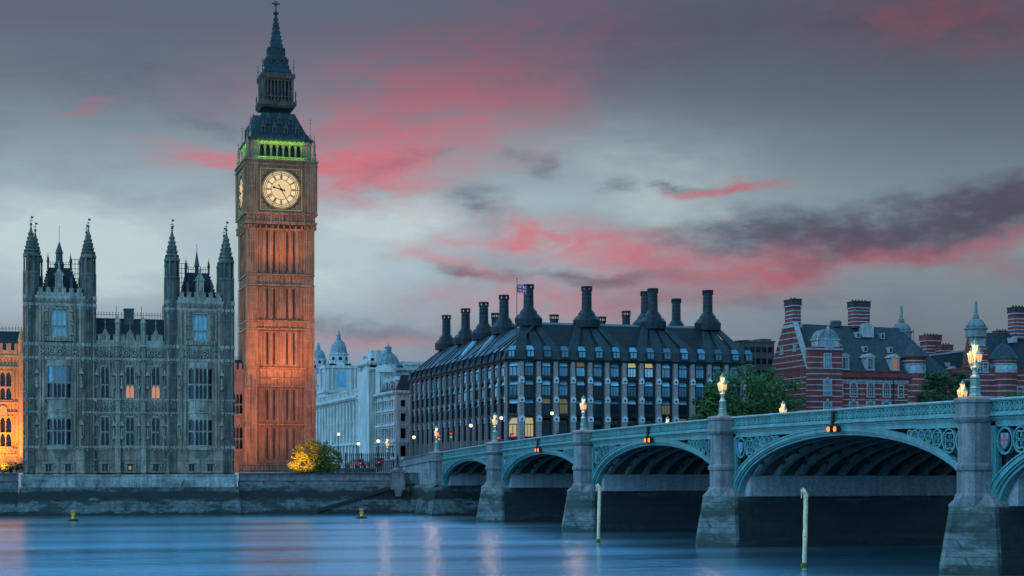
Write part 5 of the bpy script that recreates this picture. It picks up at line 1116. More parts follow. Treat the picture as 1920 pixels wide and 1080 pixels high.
def brick_stack(m, x0, x1, y0, y1, z0, z1):
    m.box(x0, x1, y0, y1, z0, z1); bands(m, x0, x1, y0, y1, z0+.4, z1-1.6, .72, .2)
    m.box(x0-.25, x1+.25, y0-.25, y1+.25, z1-1.35, z1-1.15, 1); m.box(x0-.12, x1+.12, y0-.12, y1+.12, z1-1.15, z1-.1, 2); m.box(x0-.2, x1+.2, y0-.2, y1+.2, z1-.1, z1+.1, 2)
    n = max(2, int((x1-x0)/.6))
    for i in range(n): m.lathe([(.16,z1+.1),(.13,z1+.5)], 6, x0+(i+.5)*(x1-x0)/n, (y0+y1)/2, mi=2)
def round_tower(parent, x, y, r, z, pys, wins=9):
    """round corner tower: striped brick, white window storey, conical slate cap; pys = foot, band, eave, tip"""
    zf, za, zb_, ze, zt = pys; m = MB(); m.smooth = False
    m.lathe([(r,zf),(r,za)], 28, x, y); k = zf+.8
    while k < za-.8: m.lathe([(r+.03,k),(r+.03,k+.19)], 28, x, y, mi=1); k += 1.13
    m.lathe([(r+.02,za),(r+.14,za+.1),(r+.14,za+.3),(r+.02,za+.4),(r+.02,zb_)], 28, x, y, mi=1); k = zb_
    m.lathe([(r,zb_),(r,ze)], 28, x, y); m.lathe([(r+.05,zb_+.1),(r+.05,zb_+.3)], 28, x, y, mi=1); m.lathe([(r+.05,zb_+.75),(r+.05,zb_+.95)], 28, x, y, mi=1); m.lathe([(r+.35,ze-.25),(r+.4,ze)], 28, x, y)
    m.build('round_tower', ['brick', 'band'], parent)
    c = MB(); h = zt-ze; c.lathe([(r+.42,ze),(r+.3,ze+.15),(r*.86,ze+h*.36),(r*.62,ze+h*.62),(r*.34,ze+h*.82),(.12,ze+h*.95),(.3,ze+h*.95),(.05,zt+.6)], 24, x, y); c.tube([(x,y,zt),(x,y,zt+2.6)], .05, 4); c.build('conical_roof', 'slate_blue', parent)
    w = MB()
    for i in range(wins):
        a = -pi/2+(i-(wins-1)/2)*.52; w.xf = Matrix.Translation((x, y, 0)) @ Matrix.Rotation(a+pi/2, 4, 'Z')
        w.box(-.42, .42, -r-.05, -r+.2, za+.65, zb_-.25); w.box(-.5, .5, -r-.12, -r, za+.5, za+.65, 1); w.box(-.03, .03, -r-.08, -r, za+.65, zb_-.25, 1)
    w.xf = None; w.build('tower_window', ['pane_blue', 'band'], parent)
M['domestone'] = stone('weathered_dome_stone', (.13,.145,.15), (.24,.25,.25), 1, .8, .4, .2, 5)
def cupola(parent, x, y, zf, zt, r):
    H = zt-zf; m = MB(); m.lathe([(r*1.15,zf-H*.25),(r*1.15,zf),(r*1.3,zf+.1),(r*1.3,zf+.35),(r*.95,zf+.4),(r*1.0,zf+H*.14),(r*.92,zf+H*.24),(r*.6,zf+H*.34),(r*.35,zf+H*.38),(r*.42,zf+H*.42),(r*.30,zf+H*.44),(r*.34,zf+H*.50),(r*.2,zf+H*.52),(r*.13,zf+H*.97),(.03,zt)], 14, x, y)
    for i in range(8): a = 2*pi*i/8; m.tube([(x+r*1.02*cos(a),y+r*1.02*sin(a),zf+.4),(x+r*1.06*cos(a),y+r*1.06*sin(a),zf+H*.14),(x+r*.66*cos(a),y+r*.66*sin(a),zf+H*.335)], .1, 4)
    m.build('cupola', 'domestone', parent)
def build_brick_offices():
    Y0 = 295.0; xA, tA = atY(1515, Y0); z = lambda py: zz(py, tA); px = lambda p, y=Y0: atY(p, y)[0]
    x1 = px(1722); zb = 6.3; zc = z(691); root = thing('brick_building', 'red brick building banded in white with steep slate roof and two striped stacks beside tree', 'office building', ((xA+x1)/2, Y0, zb))
    D = 17.0; YR_ = Y0+8.3; zr = z(600)
    w = MB(); w.box(xA, x1, Y0, Y0+D, zb, zc-.01); bands(w, xA, x1, Y0, Y0+D, z(770), zc-1.0, 1.06)
    w.yz([(Y0,zc),(Y0+D,zc),(YR_+2.2,zr+.1),(YR_-2.2,zr+.1)], xA-.05, xA+.6)
    k = zc+.5
    while k < zr-.5:
        u = (k-zc)/(zr-zc); a, b = Y0+(YR_-2.2-Y0)*u, Y0+D+(YR_+2.2-Y0-D)*u; w.box(xA-.09, xA-.04, a+.2, b-.2, k, k+.19, 1); k += 1.13
    w.loft([[(xA-.14,Y0-.2,zc),(xA+.7,Y0-.2,zc),(xA+.7,Y0+.5,zc),(xA-.14,Y0+.5,zc)], [(xA-.14,YR_-2.5,zr+.2),(xA+.7,YR_-2.5,zr+.2),(xA+.7,YR_-1.9,zr+.3),(xA-.14,YR_-1.9,zr+.3)]], 1)
    cornice(w, px(1575), x1, Y0, zc-1.5, .8, .55); w.box(px(1575), x1, Y0-.14, Y0, zc-2.4, zc-1.9, 1)
    w.build('wall', ['brick', 'band'], root)
    r = MB(); xe = px(1726, YR_); r.loft([[(xA+.5,Y0-.15,zc-.4),(xe+1.5,Y0-.15,zc-.4),(xe+1.5,Y0+D,zc-.4),(xA+.5,Y0+D,zc-.4)], [(xA+.5,YR_-.15,zr),(px(1684,YR_),YR_-.15,zr-.3),(px(1684,YR_),YR_+.15,zr-.3),(xA+.5,YR_+.15,zr)]]); ro = r.build('roof', 'slate_blue', root)
    # projecting gabled bay at the corner
    g = MB(); ga, gb = xA-.12, px(1575); g.box(ga, gb, Y0-.9, Y0+.5, zb, z(650)); bands(g, ga, gb, Y0-.9, Y0+.5, z(775), z(660), 1.06); g.box(ga-.2, gb+.2, Y0-1.15, Y0+.5, z(656), z(653), 1)
    ca, cb_ = px(1533), px(1568); cm = (ca+cb_)/2; g.box(ca, cb_, Y0-.8, Y0+2.6, z(650), z(636), 1); g.box(ca-.3, cb_+.3, Y0-1.0, Y0+2.6, z(637), z(634.5), 1)
    R_ = (cb_-ca)/2; g.xz([(cm+R_*cos(a), z(634.5)+R_*.95*sin(a)) for a in [pi*i/12 for i in range(13)]], Y0-.8, Y0+2.6, 2)
    g.lathe([(.36,z(625)),(.28,z(619)),(.4,z(618)),(.12,z(609)),(.04,z(602))], 6, cm, Y0-.5, mi=1)
    for s in (ca-.5, cb_+.5): g.lathe([(.22,z(650)),(.22,z(644)),(.10,z(640)),(.16,z(638)),(.03,z(634))], 8, s+(.25 if s < cm else -.25), Y0-.5, mi=1)
    g.build('gabled_bay', ['brick', 'band', 'domestone'], root)
    sash(root, cm, Y0-.82, z(649), 1.5, z(640)-z(649)+.2, 3, 2); bx = (ga+gb)/2+.3
    sash(root, bx, Y0-.92, z(689), 1.35, 2.5, 3, 4); sash(root, bx, Y0-.92, z(739), 1.5, 2.5, 3, 5, arch=True); sash(root, bx, Y0-.92, z(780), 1.5, 2.6, 3, 4, arch=True)
    for p in (1600, 1632, 1662): sash(root, px(p), Y0-.02, z(741), 1.35, 2.4, 3, 5, arch=True)
    for p in (1600, 1632, 1662): sash(root, px(p), Y0-.02, z(776), 1.7, 2.3, 3, 3, arch=True)
    sash(root, px(1689), Y0-.02, z(741), 1.0, 2.0, 2, 4); sash(root, px(1715), Y0-.02, z(741), 1.0, 1.6, 2, 3)
    sash(root, px(1577), Y0-.02, z(741), .5, 2.0, 1, 4)
    for i, p in enumerate((1584.5, 1631.5, 1678.5)):
        d = MB(); q = px(p); d.box(q-.9, q+.9, Y0-.1, Y0+3.0, z(691), z(667.5), 1); d.xz([(q-1.2,z(667.5)),(q+1.2,z(667.5)),(q,z(660))], Y0-.35, Y0+3.6, 1); do = d.build('dormer', ['brick', 'band'], ro); sash(do, q, Y0-.12, z(690), 1.15, 2.0, 2, 3, lit=(i == 2))
    for p, py in ((1620,650),(1667,651),(1606,621),(1652,622),(1572,648)):
        yy = Y0+(z(py)-zc)/(zr-zc)*8.3; d = MB(); q = px(p, yy); d.box(q-.42, q+.42, yy-.7, yy+1.2, z(py)-.55, z(py)+.6); d.box(q-.24, q+.24, yy-.73, yy-.69, z(py)-.35, z(py)+.4, 1); d.build('skylight_dormer', ['band', 'pane'], ro)
    c = MB(); brick_stack(c, xA-.1, xA+1.5, YR_-2.2, YR_+1.6, zr-.3, z(555)); c.box(xA-.3, xA+1.7, YR_-2.5, YR_+1.9, zr-.9, zr-.3, 1); c.build('chimney', ['brick', 'band', 'blackbrick'], root)
    c = MB(); yc = YR_-1.5; brick_stack(c, px(1601, yc), px(1631, yc), yc, yc+2.5, z(606), z(555)); c.box(px(1612, yc), px(1633, yc), yc-1.2, yc+1, z(625), z(604), 1); c.xz([(px(1612,yc)+1.06+1.06*cos(a), z(604)+.7*sin(a)) for a in [pi*i/8 for i in range(9)]], yc-1.2, yc+.5, 1); c.build('chimney', ['brick', 'band', 'blackbrick'], root)
    v = MB(); v.lathe([(1.1,zr-.4),(1.1,zr+.35),(1.25,zr+.4),(.9,zr+.8)], 10, px(1567, YR_), YR_); v.build('roof_vent', 'lead', root)
    tb = MB(); tb.lathe([(2.0,zc-3),(2.0,z(613))], 14, px(1690, YR_+1), YR_+1); tb.build('turret_base', 'brick', root); cupola(root, px(1690, YR_+1), YR_+1, z(612), z(558), 1.75)
    xt = px(1713, Y0+1.2); round_tower(root, xt, Y0+1.2, 2.25, z, (zb, z(697), z(681), z(664), z(637)))
    d = MB(); q = px(1675); d.tube([(q,Y0-.15,zb),(q,Y0-.15,z(706))], .11, 6); d.loft([[(q-.15,Y0-.3,z(709)),(q+.15,Y0-.3,z(709)),(q+.15,Y0,z(709)),(q-.15,Y0,z(709))], [(q-.45,Y0-.45,z(703)),(q+.45,Y0-.45,z(703)),(q+.45,Y0,z(703)),(q-.45,Y0,z(703))]]); d.build('rainwater_pipe', 'iron', root)
    for p, py in ((1467, 656), (1491, 653)):
        yy = atX(p, xA)[0]; sash(root, xA-.08, yy, z(py), .9, 1.1, 2, 2, -pi/2)
    # link block with slate roof and dormers, stacks behind
    lk = thing('linking_range', 'slate roofed range with white dormers linking the two striped brick buildings behind tree', 'office building', (px(1770, 303), 303, zb))
    a, b = px(1728, 303), px(1822, 303); m = MB(); m.box(a, b, 303, 313, zb, z(700)); bands(m, a, b, 303, 313, z(760), z(705), 1.13); m.build('wall', ['brick', 'band'], lk)
    r = MB(); r.loft([[(a,302.6,z(701)),(b,302.6,z(701)),(b,313,z(701)),(a,313,z(701))], [(a,306,z(658)),(b,306,z(644)),(b,308,z(644)),(a,308,z(658))]]); r.loft([[(a,305.7,z(659)),(b,305.7,z(645)),(b,306.3,z(645)),(a,306.3,z(659))], [(a,305.7,z(655.5)),(b,305.7,z(641.5)),(b,306.3,z(641.5)),(a,306.3,z(655.5))]], 1); ro = r.build('roof', ['slate', 'band'], lk)
    for p in (1735, 1757, 1785): 
        q = px(p, 303); d = MB(); d.box(q-.9, q+.9, 302.5, 305.5, z(705), z(683), 1); d.xz([(q-1.2,z(683)),(q+1.2,z(683)),(q,z(676))], 302.2, 305.7, 1); do = d.build('dormer', ['brick', 'band'], ro); sash(do, q, 302.48, z(704), 1.0, 1.8, 2, 3)
    for p in (1751, 1775): q = px(p, 304.5); d = MB(); d.box(q-.5, q+.5, 304.0, 306, z(676), z(668)); d.build('skylight_dormer', 'band', ro)
    bk = thing('rear_range', 'dark slate roofed rear range with square brick stacks rising behind the linking roof', 'office building', (px(1770, 325), 325, zb))
    a, b = px(1705, 325), px(1840, 325); m = MB(); m.box(a, b, 325, 335, zb, z(652)); m.build('wall', 'brick', bk)
    r = MB(); r.loft([[(a,324.6,z(652)),(b,324.6,z(652)),(b,335,z(652)),(a,335,z(652))], [(a,329,z(631)),(b,329,z(632)),(b,331,z(632)),(a,331,z(631))]]); r.box(a, b, 329.5, 330.5, z(632), z(629)); r.build('roof', 'slate', bk)
    c = MB(); brick_stack(c, px(1738, 324), px(1765, 324), 324, 327, z(660), z(597)); c.build('chimney', ['brick', 'band', 'brick'], bk)
    c = MB(); brick_stack(c, px(1765, 322), px(1786, 322), 322, 324, z(660), z(619)); c.build('chimney', ['brick', 'band', 'brick'], bk)
    # northern building
    Y2 = 291.0; q = lambda p, y=Y2: atY(p, y)[0]; t2 = atY(1860, Y2)[1]; z2 = lambda py: zz(py, t2)
    rt = thing('brick_building', 'striped red brick building with round corner tower and dark conical cap behind bridge lamp', 'office building', (q(1880), Y2, zb))
    a, b = q(1806), q(1806)+44; w = MB(); w.box(a, b, Y2, Y2+18, zb, z2(690)); bands(w, a, b, Y2, Y2+18, z2(765), z2(700), 1.06)
    ga, gb = q(1808), q(1856); gm = (ga+gb)/2; zg = z2(626); w.xz([(ga,z2(690)),(gb,z2(690)),(gb-.6,z2(655)),(gm+1.6,zg),(gm-1.6,zg),(ga+.6,z2(655))], Y2-.1, Y2+.8)
    k = z2(688)
    while k < zg-.6:
        u = (k-z2(690))/(zg-z2(690)); h = (gb-ga)/2-.5-(((gb-ga)/2-2.0)*max(0, u-.4)/.6); w.box(gm-h, gm+h, Y2-.14, Y2-.08, k, k+.19, 1); k += 1.13
    w.box(gm-1.75, gm+1.75, Y2-.2, Y2+.9, z2(650), zg+.1, 1)
    w.build('wall', ['brick', 'band'], rt)
    r = MB(); zr2 = z2(617); a = q(1822, Y2+8); r.loft([[(a,Y2-.2,z2(690)),(b,Y2-.2,z2(690)),(b,Y2+18,z2(690)),(a,Y2+18,z2(690))], [(q(1846,Y2+8),Y2+8,zr2),(b,Y2+8,zr2+.2),(b,Y2+9,zr2+.2),(q(1846,Y2+8),Y2+9,zr2)]]); ro = r.build('roof', 'slate', rt)
    cupola(rt, gm, Y2+.4, z2(619), z2(565), 1.75); round_tower(rt, q(1881, Y2+1), Y2+1.0, 2.55, z2, (zb, z2(699), z2(684), z2(672), z2(640)), 9)
    for p in (1833, 1847): sash(rt, q(p), Y2-.12, z2(697), .95, 1.6, 2, 3)
    sash(rt, q(1898), Y2-.02, z2(742), 1.2, 1.6, 3, 3); sash(rt, q(1912), Y2-.02, z2(742), 1.2, 1.6, 3, 3)
    c = MB(); c.box(q(1903, 297), q(1924, 297), 297, 299.5, z2(630), z2(570)); c = MB(); brick_stack(c, q(1903, 297), q(1926, 297), 297, 299.5, z2(630), z2(568)); c.build('chimney', ['brick', 'band', 'blackbrick'], rt)
    c = MB(); brick_stack(c, q(1872, 309), q(1898, 309), 309, 311, z2(640), z2(604)); c.build('chimney', ['brick', 'band', 'brick'], rt)
    d = MB(); yy = Y2+4.5; e = q(1900, yy); d.box(e-.4, e+.4, yy-.7, yy+1.5, z2(638), z2(628)); d.build('skylight_dormer', 'band', ro)
    # plain block between
    br = thing('brown_building', 'plain dull brown flat roofed block between the dark offices and the red brick gable', 'office building', (px(1415, 335), 335, zb)); t3 = atY(1415, 335)[1]
    m = MB(); a, b = px(1386, 335), px(1452, 335); m.box(a, b, 335, 350, zb, zz(641, t3)); m.box(a-.2, b+.2, 334.8, 350.2, zz(641, t3), zz(638.5, t3)); m.box(px(1425,336), px(1446,336), 336, 340, zz(639, t3), zz(634, t3)); m.box(px(1395,337), px(1405,337), 337, 340, zz(639, t3), zz(636, t3))
    for i in range(5):
        for j in range(4): e = a+1.2+i*(b-a-2.4)/4.2; m.box(e-.05, e+.9, 334.9, 335.05, zz(660+22*j, t3), zz(650+22*j, t3), 1)
    m.build('wall', ['brown', 'pane'], br)
M['blackbrick'] = stone('sooty_brick', (.03,.026,.025), (.055,.045,.04), 1.5, .9, .3, .2, 6)
build_brick_offices()

# ------------------------------------------------------------------ the bridge
PIER = [241.0, 210.0, 175.0, 137.5, 97.0, 57.0]
XN, XF = 60.3, 84.7
top = lambda y: 11.25-1.36e-4*(y-117)**2
def octa(m, prof, x, y, cut=.36):
    m.loft([[(x+h*a,y+h*b,z) for a, b in ((-1,-1+cut),(-1+cut,-1),(1-cut,-1),(1,-1+cut),(1,1-cut),(1-cut,1),(-1+cut,1),(-1,1-cut))] for h, z in [(r*.86, z) for r, z in prof]])
def build_bridge():
    root = thing('road_bridge', 'green painted iron arch bridge on pale granite piers with pierced parapet', 'bridge', (72, 150, 0))
    SP = 4.35
    crowns = [7.85, 8.5, 9.05, 9.27, 9.2]
    for k in range(5):
        ya, yb = PIER[k+1]+1.55, PIER[k]-1.55; ym, a = (ya+yb)/2, (yb-ya)/2; b = crowns[k]-SP; n = 48
        A = [pi*i/n for i in range(n+1)]
        def arc(off): return [(ym-(a+off*1.75)*cos(q), SP+(b+off)*sin(q)) for q in A]
        def arcband(m, o0, o1, xa, xb, mi=0):
            p, q = arc(o0), arc(o1); m.loft([[(xa,*p[i]),(xa,*q[i]),(xb,*q[i]),(xb,*p[i])] for i in range(n+1)], mi)
        s = MB(); arcband(s, .02, .22, XN+.28, XN+.75); arcband(s, .20, .34, XN+.12, XN+.75); arcband(s, .32, .62, XN, XN+.75); arcband(s, .60, .70, XN-.08, XN+.3)
        yL, yR = PIER[k+1]+.8, PIER[k]-.8; ext = arc(.66)
        def zext(y):
            u = (y-ym)/(a+.66*1.75); return SP+(b+.66)*sqrt(max(0, 1-u*u)) if abs(u) < 1 else SP
        ns = 60; zf = lambda y: top(y)-1.22
        ys = [yL+(yR-yL)*i/ns for i in range(ns+1)]
        lo = lambda y: min(zf(y)-.02, max(zf(y)-.46, zext(y)-.05))
        s.loft([[(XN+.06,y,lo(y)),(XN+.06,y,zf(y)),(XN+.5,y,zf(y)),(XN+.5,y,lo(y))] for y in ys])
        s.loft([[(XN-.02,y,zf(y)-.50),(XN-.02,y,zf(y)-.40),(XN+.1,y,zf(y)-.40),(XN+.1,y,zf(y)-.50)] for y in ys if zf(y)-.5 > zext(y)+.02][:0] or [[(XN-.02,ys[0],zf(ys[0])-.1),(XN-.02,ys[0],zf(ys[0])-.02),(XN+.1,ys[0],zf(ys[0])-.02),(XN+.1,ys[0],zf(ys[0])-.1)], [(XN-.02,ys[-1],zf(ys[-1])-.1),(XN-.02,ys[-1],zf(ys[-1])-.02),(XN+.1,ys[-1],zf(ys[-1])-.02),(XN+.1,ys[-1],zf(ys[-1])-.1)]])
        for e, sg in ((yL, 1), (yR, -1)):
            s.box(XN+.06, XN+.5, min(e, e+sg*.62), max(e, e+sg*.62), SP, zf(e)-.2)
            for side in (e+sg*.66,): s.box(XN-.02, XN+.2, min(side, side+sg*.1), max(side, side+sg*.1), zext(side)-.2, zf(e)-.44)
            for j in range(14):        # moulding under the frieze, down to where it meets the arch
                q0, q1 = e+sg*(.66+j*.5), e+sg*(.66+(j+1)*.5)
                if zf(q1)-.54 < zext(q1): break
                s.loft([[(XN-.02,y,zf(y)-.54),(XN-.02,y,zf(y)-.44),(XN+.2,y,zf(y)-.44),(XN+.2,y,zf(y)-.54)] for y in (q0, q1)])
            # tracery of shrinking rings
            y = e+sg*.76; first = True
            for j in range(7):
                r = .9
                for it in range(40):
                    c = y+sg*r; cz = zf(c)-.54-r; u = min(sqrt((cy_-c)**2+(cz_-cz)**2) for cy_, cz_ in ext)
                    if u >= r+.02: break
                    r *= .94
                if r < .13: break
                T = MB()
                s.xf = Matrix.Translation((0, c, cz)) @ Matrix.Rotation(pi/2, 4, 'Z')
                s.ring(0, 0, r-.09-.04*first, r, -XN-.30, -XN-.04, 18)
                if r > .26:
                    for f in range(4 if not first else 0): q = pi/4+f*pi/2; s.ring(r*.42*cos(q), r*.42*sin(q), r*.30, r*.42, -XN-.26, -XN-.1, 9)
                s.xf = None
                if first:
                    hh = MB(); hs = r*.62; pts = [(-hs*.7,hs*.85),(hs*.7,hs*.85),(hs*.7,-.1*hs),(.4*hs,-.65*hs),(0,-hs),(-.4*hs,-.65*hs),(-.7*hs,-.1*hs)]
                    hh.yz([(c+p_, cz+q_) for p_, q_ in pts], XN+.02, XN+.16); hh.box(XN-.01, XN+.03, c-.1, c+.1, cz-hs*.75, cz+hs*.8, 1); hh.box(XN-.012, XN+.03, c-hs*.65, c+hs*.65, cz-.06, cz+.12, 1); SH.append((hh, sg*(1 if k % 2 else -1)))
                y = c+sg*r*1.0; first = False
        so = s.build('arch_span', 'greenpaint', root)
        for hh, sg in SH: hh.build('shield', ['shieldpale', 'shieldred'] if sg > 0 else ['shieldpale', 'shieldblue'], so)
        SH.clear()
        # ribs, bracing and plates beneath the deck
        rb = MB(); nx = 12
        for i in range(nx):
            x = XN+1.6+(XF-XN-2.4)*i/(nx-1); p, q = arc(.05), arc(.62); rb.loft([[(x-.09,*p[j]),(x-.09,*q[j]),(x+.09,*q[j]),(x+.09,*p[j])] for j in range(n+1)])
            p2 = arc(0); rb.loft([[(x-.2,*p2[j]),(x-.2,*p[j]),(x+.2,*p[j]),(x+.2,*p2[j])] for j in range(n+1)])
            for f in (.06,.12,.18,.25,.33,.42,.58,.67,.75,.82,.88,.94):
                y = ya+(yb-ya)*f; zl = SP+b*sqrt(max(0, 1-((y-ym)/a)**2))+.5
                if top(y)-1.6 > zl: rb.box(x-.05, x+.05, y-.06, y+.06, zl, top(y)-1.5)
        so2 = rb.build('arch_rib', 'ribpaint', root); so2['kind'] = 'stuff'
        cr = MB()
        for f in [i/15 for i in range(1, 15)]:
            y = ya+(yb-ya)*f; zl = SP+b*sqrt(max(0, 1-((y-ym)/a)**2))+.32; cr.box(XN+.8, XF-.3, y-.12, y+.12, zl, zl+.28)
            cr.box(XN+.7, XF-.3, y-.14, y+.14, top(y)-1.75, top(y)-1.4)
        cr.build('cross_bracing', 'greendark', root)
        for e, sg in ((ya, 1), (yb, -1)): pl = MB(); pl.box(XN+.8, XF, min(e-sg*.4, e+sg*1.25), max(e-sg*.4, e+sg*1.25), SP+.03, 6.15); pl.build('skewback_plate', 'plate', root)
        f = MB(); p, q = arc(.02), arc(.7); f.loft([[(XF,*p[j]),(XF,*q[j]),(XF+.5,*q[j]),(XF+.5,*p[j])] for j in range(n+1)]); f.loft([[(XF+.1,y,min(zf(y)-.02, zext(y))),(XF+.1,y,zf(y)),(XF+.4,y,zf(y)),(XF+.4,y,min(zf(y)-.02, zext(y)))] for y in ys]); f.build('arch_face', 'greenpaint', root)
        # parapet: cornice with dentils, pierced panel, rails
        P = MB(); ys2 = [PIER[k+1]+.9+(PIER[k]-PIER[k+1]-1.8)*i/12 for i in range(13)]
        def run(xa, xb, za, zb_, mi=0): P.loft([[(xa,y,top(y)+za),(xa,y,top(y)+zb_),(xb,y,top(y)+zb_),(xb,y,top(y)+za)] for y in ys2], mi)
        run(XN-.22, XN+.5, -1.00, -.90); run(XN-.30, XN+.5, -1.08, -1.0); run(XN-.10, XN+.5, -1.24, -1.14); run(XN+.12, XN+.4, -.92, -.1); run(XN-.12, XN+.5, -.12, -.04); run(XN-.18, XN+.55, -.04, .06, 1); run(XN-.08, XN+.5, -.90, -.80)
        L_ = PIER[k]-PIER[k+1]-1.8; nu = int(L_/.56)
        for i in range(nu):
            y = ys2[0]+L_*(i+.5)/nu; t_ = top(y)
            P.xf = Matrix.Translation((0, y, t_)) @ Matrix.Rotation(pi/2, 4, 'Z')
            P.ring(0, -.33, .13, .21, -XN-.14, -XN+.02, 8); P.ring(-.14, -.60, .07, .13, -XN-.14, -XN+.02, 6); P.ring(.14, -.60, .07, .13, -XN-.14, -XN+.02, 6); P.box(-.30, -.25, -XN-.14, -XN+.03, -.82, -.1)
            P.xf = None
        nd = int(L_/.36)
        for i in range(nd): y = ys2[0]+L_*(i+.5)/nd; P.box(XN-.16, XN+.1, y-.09, y+.09, top(y)-1.15, top(y)-1.07)
        P.build('parapet', ['greenpaint', 'rail_sheen'], root); P = MB(); run(XF, XF+.4, -1.2, -.05); run(XF-.08, XF+.5, -.05, .05); P.build('parapet', 'greenpaint', root)
    # deck
    d = MB(); ys = [PIER[-1]-2+(PIER[0]+2-PIER[-1])*i/30 for i in range(31)]
    d.loft([[(XN+.4,y,top(y)-1.45),(XN+.4,y,top(y)-1.2),(XF+.1,y,top(y)-1.2),(XF+.1,y,top(y)-1.45)] for y in ys]); d.loft([[(XN+.42,y,top(y)-1.2),(XN+.42,y,top(y)-1.06),(XN+4.2,y,top(y)-1.06),(XN+4.2,y,top(y)-1.2)] for y in ys]); d.loft([[(XF-4,y,top(y)-1.2),(XF-4,y,top(y)-1.06),(XF,y,top(y)-1.06),(XF,y,top(y)-1.2)] for y in ys]); d.build('deck', 'asphalt', root)
    # piers
    for k, y in enumerate(PIER[1:]):
        b = MB()
        def nose(tip, h, x1, z): return [(x1,y-h,z),(x1,y+h,z),(XN-.2,y+h,z),(tip,y+.25,z),(tip,y-.25,z),(XN-.2,y-h,z)]
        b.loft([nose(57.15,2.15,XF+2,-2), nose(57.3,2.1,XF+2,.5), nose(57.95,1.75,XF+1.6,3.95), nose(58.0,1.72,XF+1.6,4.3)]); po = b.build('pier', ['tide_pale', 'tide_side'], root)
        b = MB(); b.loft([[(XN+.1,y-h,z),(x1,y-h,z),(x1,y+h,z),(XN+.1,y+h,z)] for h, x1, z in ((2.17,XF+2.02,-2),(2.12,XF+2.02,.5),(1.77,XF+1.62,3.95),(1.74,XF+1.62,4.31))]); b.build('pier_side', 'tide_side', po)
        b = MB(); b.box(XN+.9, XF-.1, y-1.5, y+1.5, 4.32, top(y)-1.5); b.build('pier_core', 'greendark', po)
        c = MB(); c.loft([nose(57.95,1.75,XF+1.6,4.3), nose(57.95,1.75,XF+1.6,4.42), nose(58.75,1.25,XF+1,5.1)]); c.build('pier_cap', 'granite', po)
        for e in ('near',):
            q = MB(); X0 = 59.75; T = top(y)
            octa(q, [(1.28,4.4),(1.28,5.0),(1.12,5.2),(1.12,6.55),(1.24,6.65),(1.28,6.8),(1.28,6.95),(1.18,7.05),(1.06,7.15),(1.06,T-1.55),(1.18,T-1.45),(1.30,T-1.3),(1.36,T-1.15),(1.24,T-1.05),(1.24,T-.28),(1.34,T-.2),(1.34,T-.02),(1.22,T+.1),(.3,T+.22)], X0, y); q.build('pillar', 'granite', root)
            q = MB(); q.lathe([(1.1,4.4),(1.05,T-1.3),(1.2,T-1.2),(1.2,T),(.3,T+.2)], 8, XF+.7, y); q.build('pillar', 'granite', root)
    # abutment
    y = PIER[0]; T = top(y); q = MB()
    q.lathe([(1.28,4.4),(1.28,5.0),(1.12,5.2),(1.06,7.0),(1.06,T-1.45),(1.30,T-1.2),(1.24,T-1.05),(1.24,T-.2),(1.34,T-.1),(1.2,T+.1),(.3,T+.2)], 8, 59.75, y); q.build('pillar', 'granite', root); q = MB(); q.lathe([(1.1,4.4),(1.05,T-1.3),(1.2,T),(.3,T+.2)], 8, XF+.7, y); q.build('pillar', 'granite', root)
    w = MB(); w.loft([[(60.25,yy,4.3),(60.25,yy,h),(60.9,yy,h),(60.9,yy,4.3)] for yy, h in ((y-1.4, 8.2), (262, 7.5), (286, 6.9))]); w.box(60.9, 85, y-1.5, y+.5, 4.2, top(y)-1.5); w.build('abutment_wall', 'granite_wall', root)
    w = MB(); pr = [(y+1.2, top(y)), (250, 8.95), (262, 8.45), (275, 8.15), (290, 8.0)]
    for xa, xb, za, zb_ in ((60.1,60.75,-.05,.08), (60.28,60.6,-1.05,-.05), (60.05,60.8,-1.2,-1.05), (XF,XF+.4,-1.2,.05)): w.loft([[(xa,yy,h+za),(xa,yy,h+zb_),(xb,yy,h+zb_),(xb,yy,h+za)] for yy, h in pr])
    w.build('approach_parapet', 'granite', root)
    w = MB(); w.loft([[(58.3,239.3,-2),(86,239.3,-2),(86,262,-2),(58.3,262,-2)], [(59.2,239.6,3.9),(86,239.6,3.9),(86,262,3.9),(59.2,262,3.9)], [(60.1,239.8,4.45),(86,239.8,4.45),(86,262,4.45),(60.1,262,4.45)]]); w.build('abutment_base', 'tide', root)
SH = []
build_bridge()
river_wall('weedy embankment wall on the far side of the bridge below the trees', 86.2, 330, YF+.2, 5.0, .8)

# ------------------------------------------------------------------ lamps, signals
def lantern(parent, x, y, z, mat, s=1.0):
    f = MB(); 
    for i in range(6): a = 2*pi*i/6; f.tube([(x+.14*s*cos(a),y+.14*s*sin(a),z),(x+.225*s*cos(a),y+.225*s*sin(a),z+.5*s)], .018, 4)
    f.lathe([(.05*s,z-.16*s),(.16*s,z-.02*s),(.16*s,z+.02*s)], 6, x, y, 0); f.lathe([(.26*s,z+.5*s),(.26*s,z+.55*s),(.15*s,z+.68*s),(.17*s,z+.72*s),(.04*s,z+.84*s),(.01*s,z+.98*s)], 6, x, y, 0)
    for i in range(6): a = 2*pi*i/6; f.lathe([(.02,z+.55*s),(.035,z+.6*s),(.005,z+.68*s)], 4, x+.25*s*cos(a), y+.25*s*sin(a))
    o = f.build('lantern', 'lamp_green', parent); g = MB(); g.lathe([(.125*s,z+.02*s),(.205*s,z+.49*s)], 6, x, y, 0); g.build('lamp_glass', mat, o)
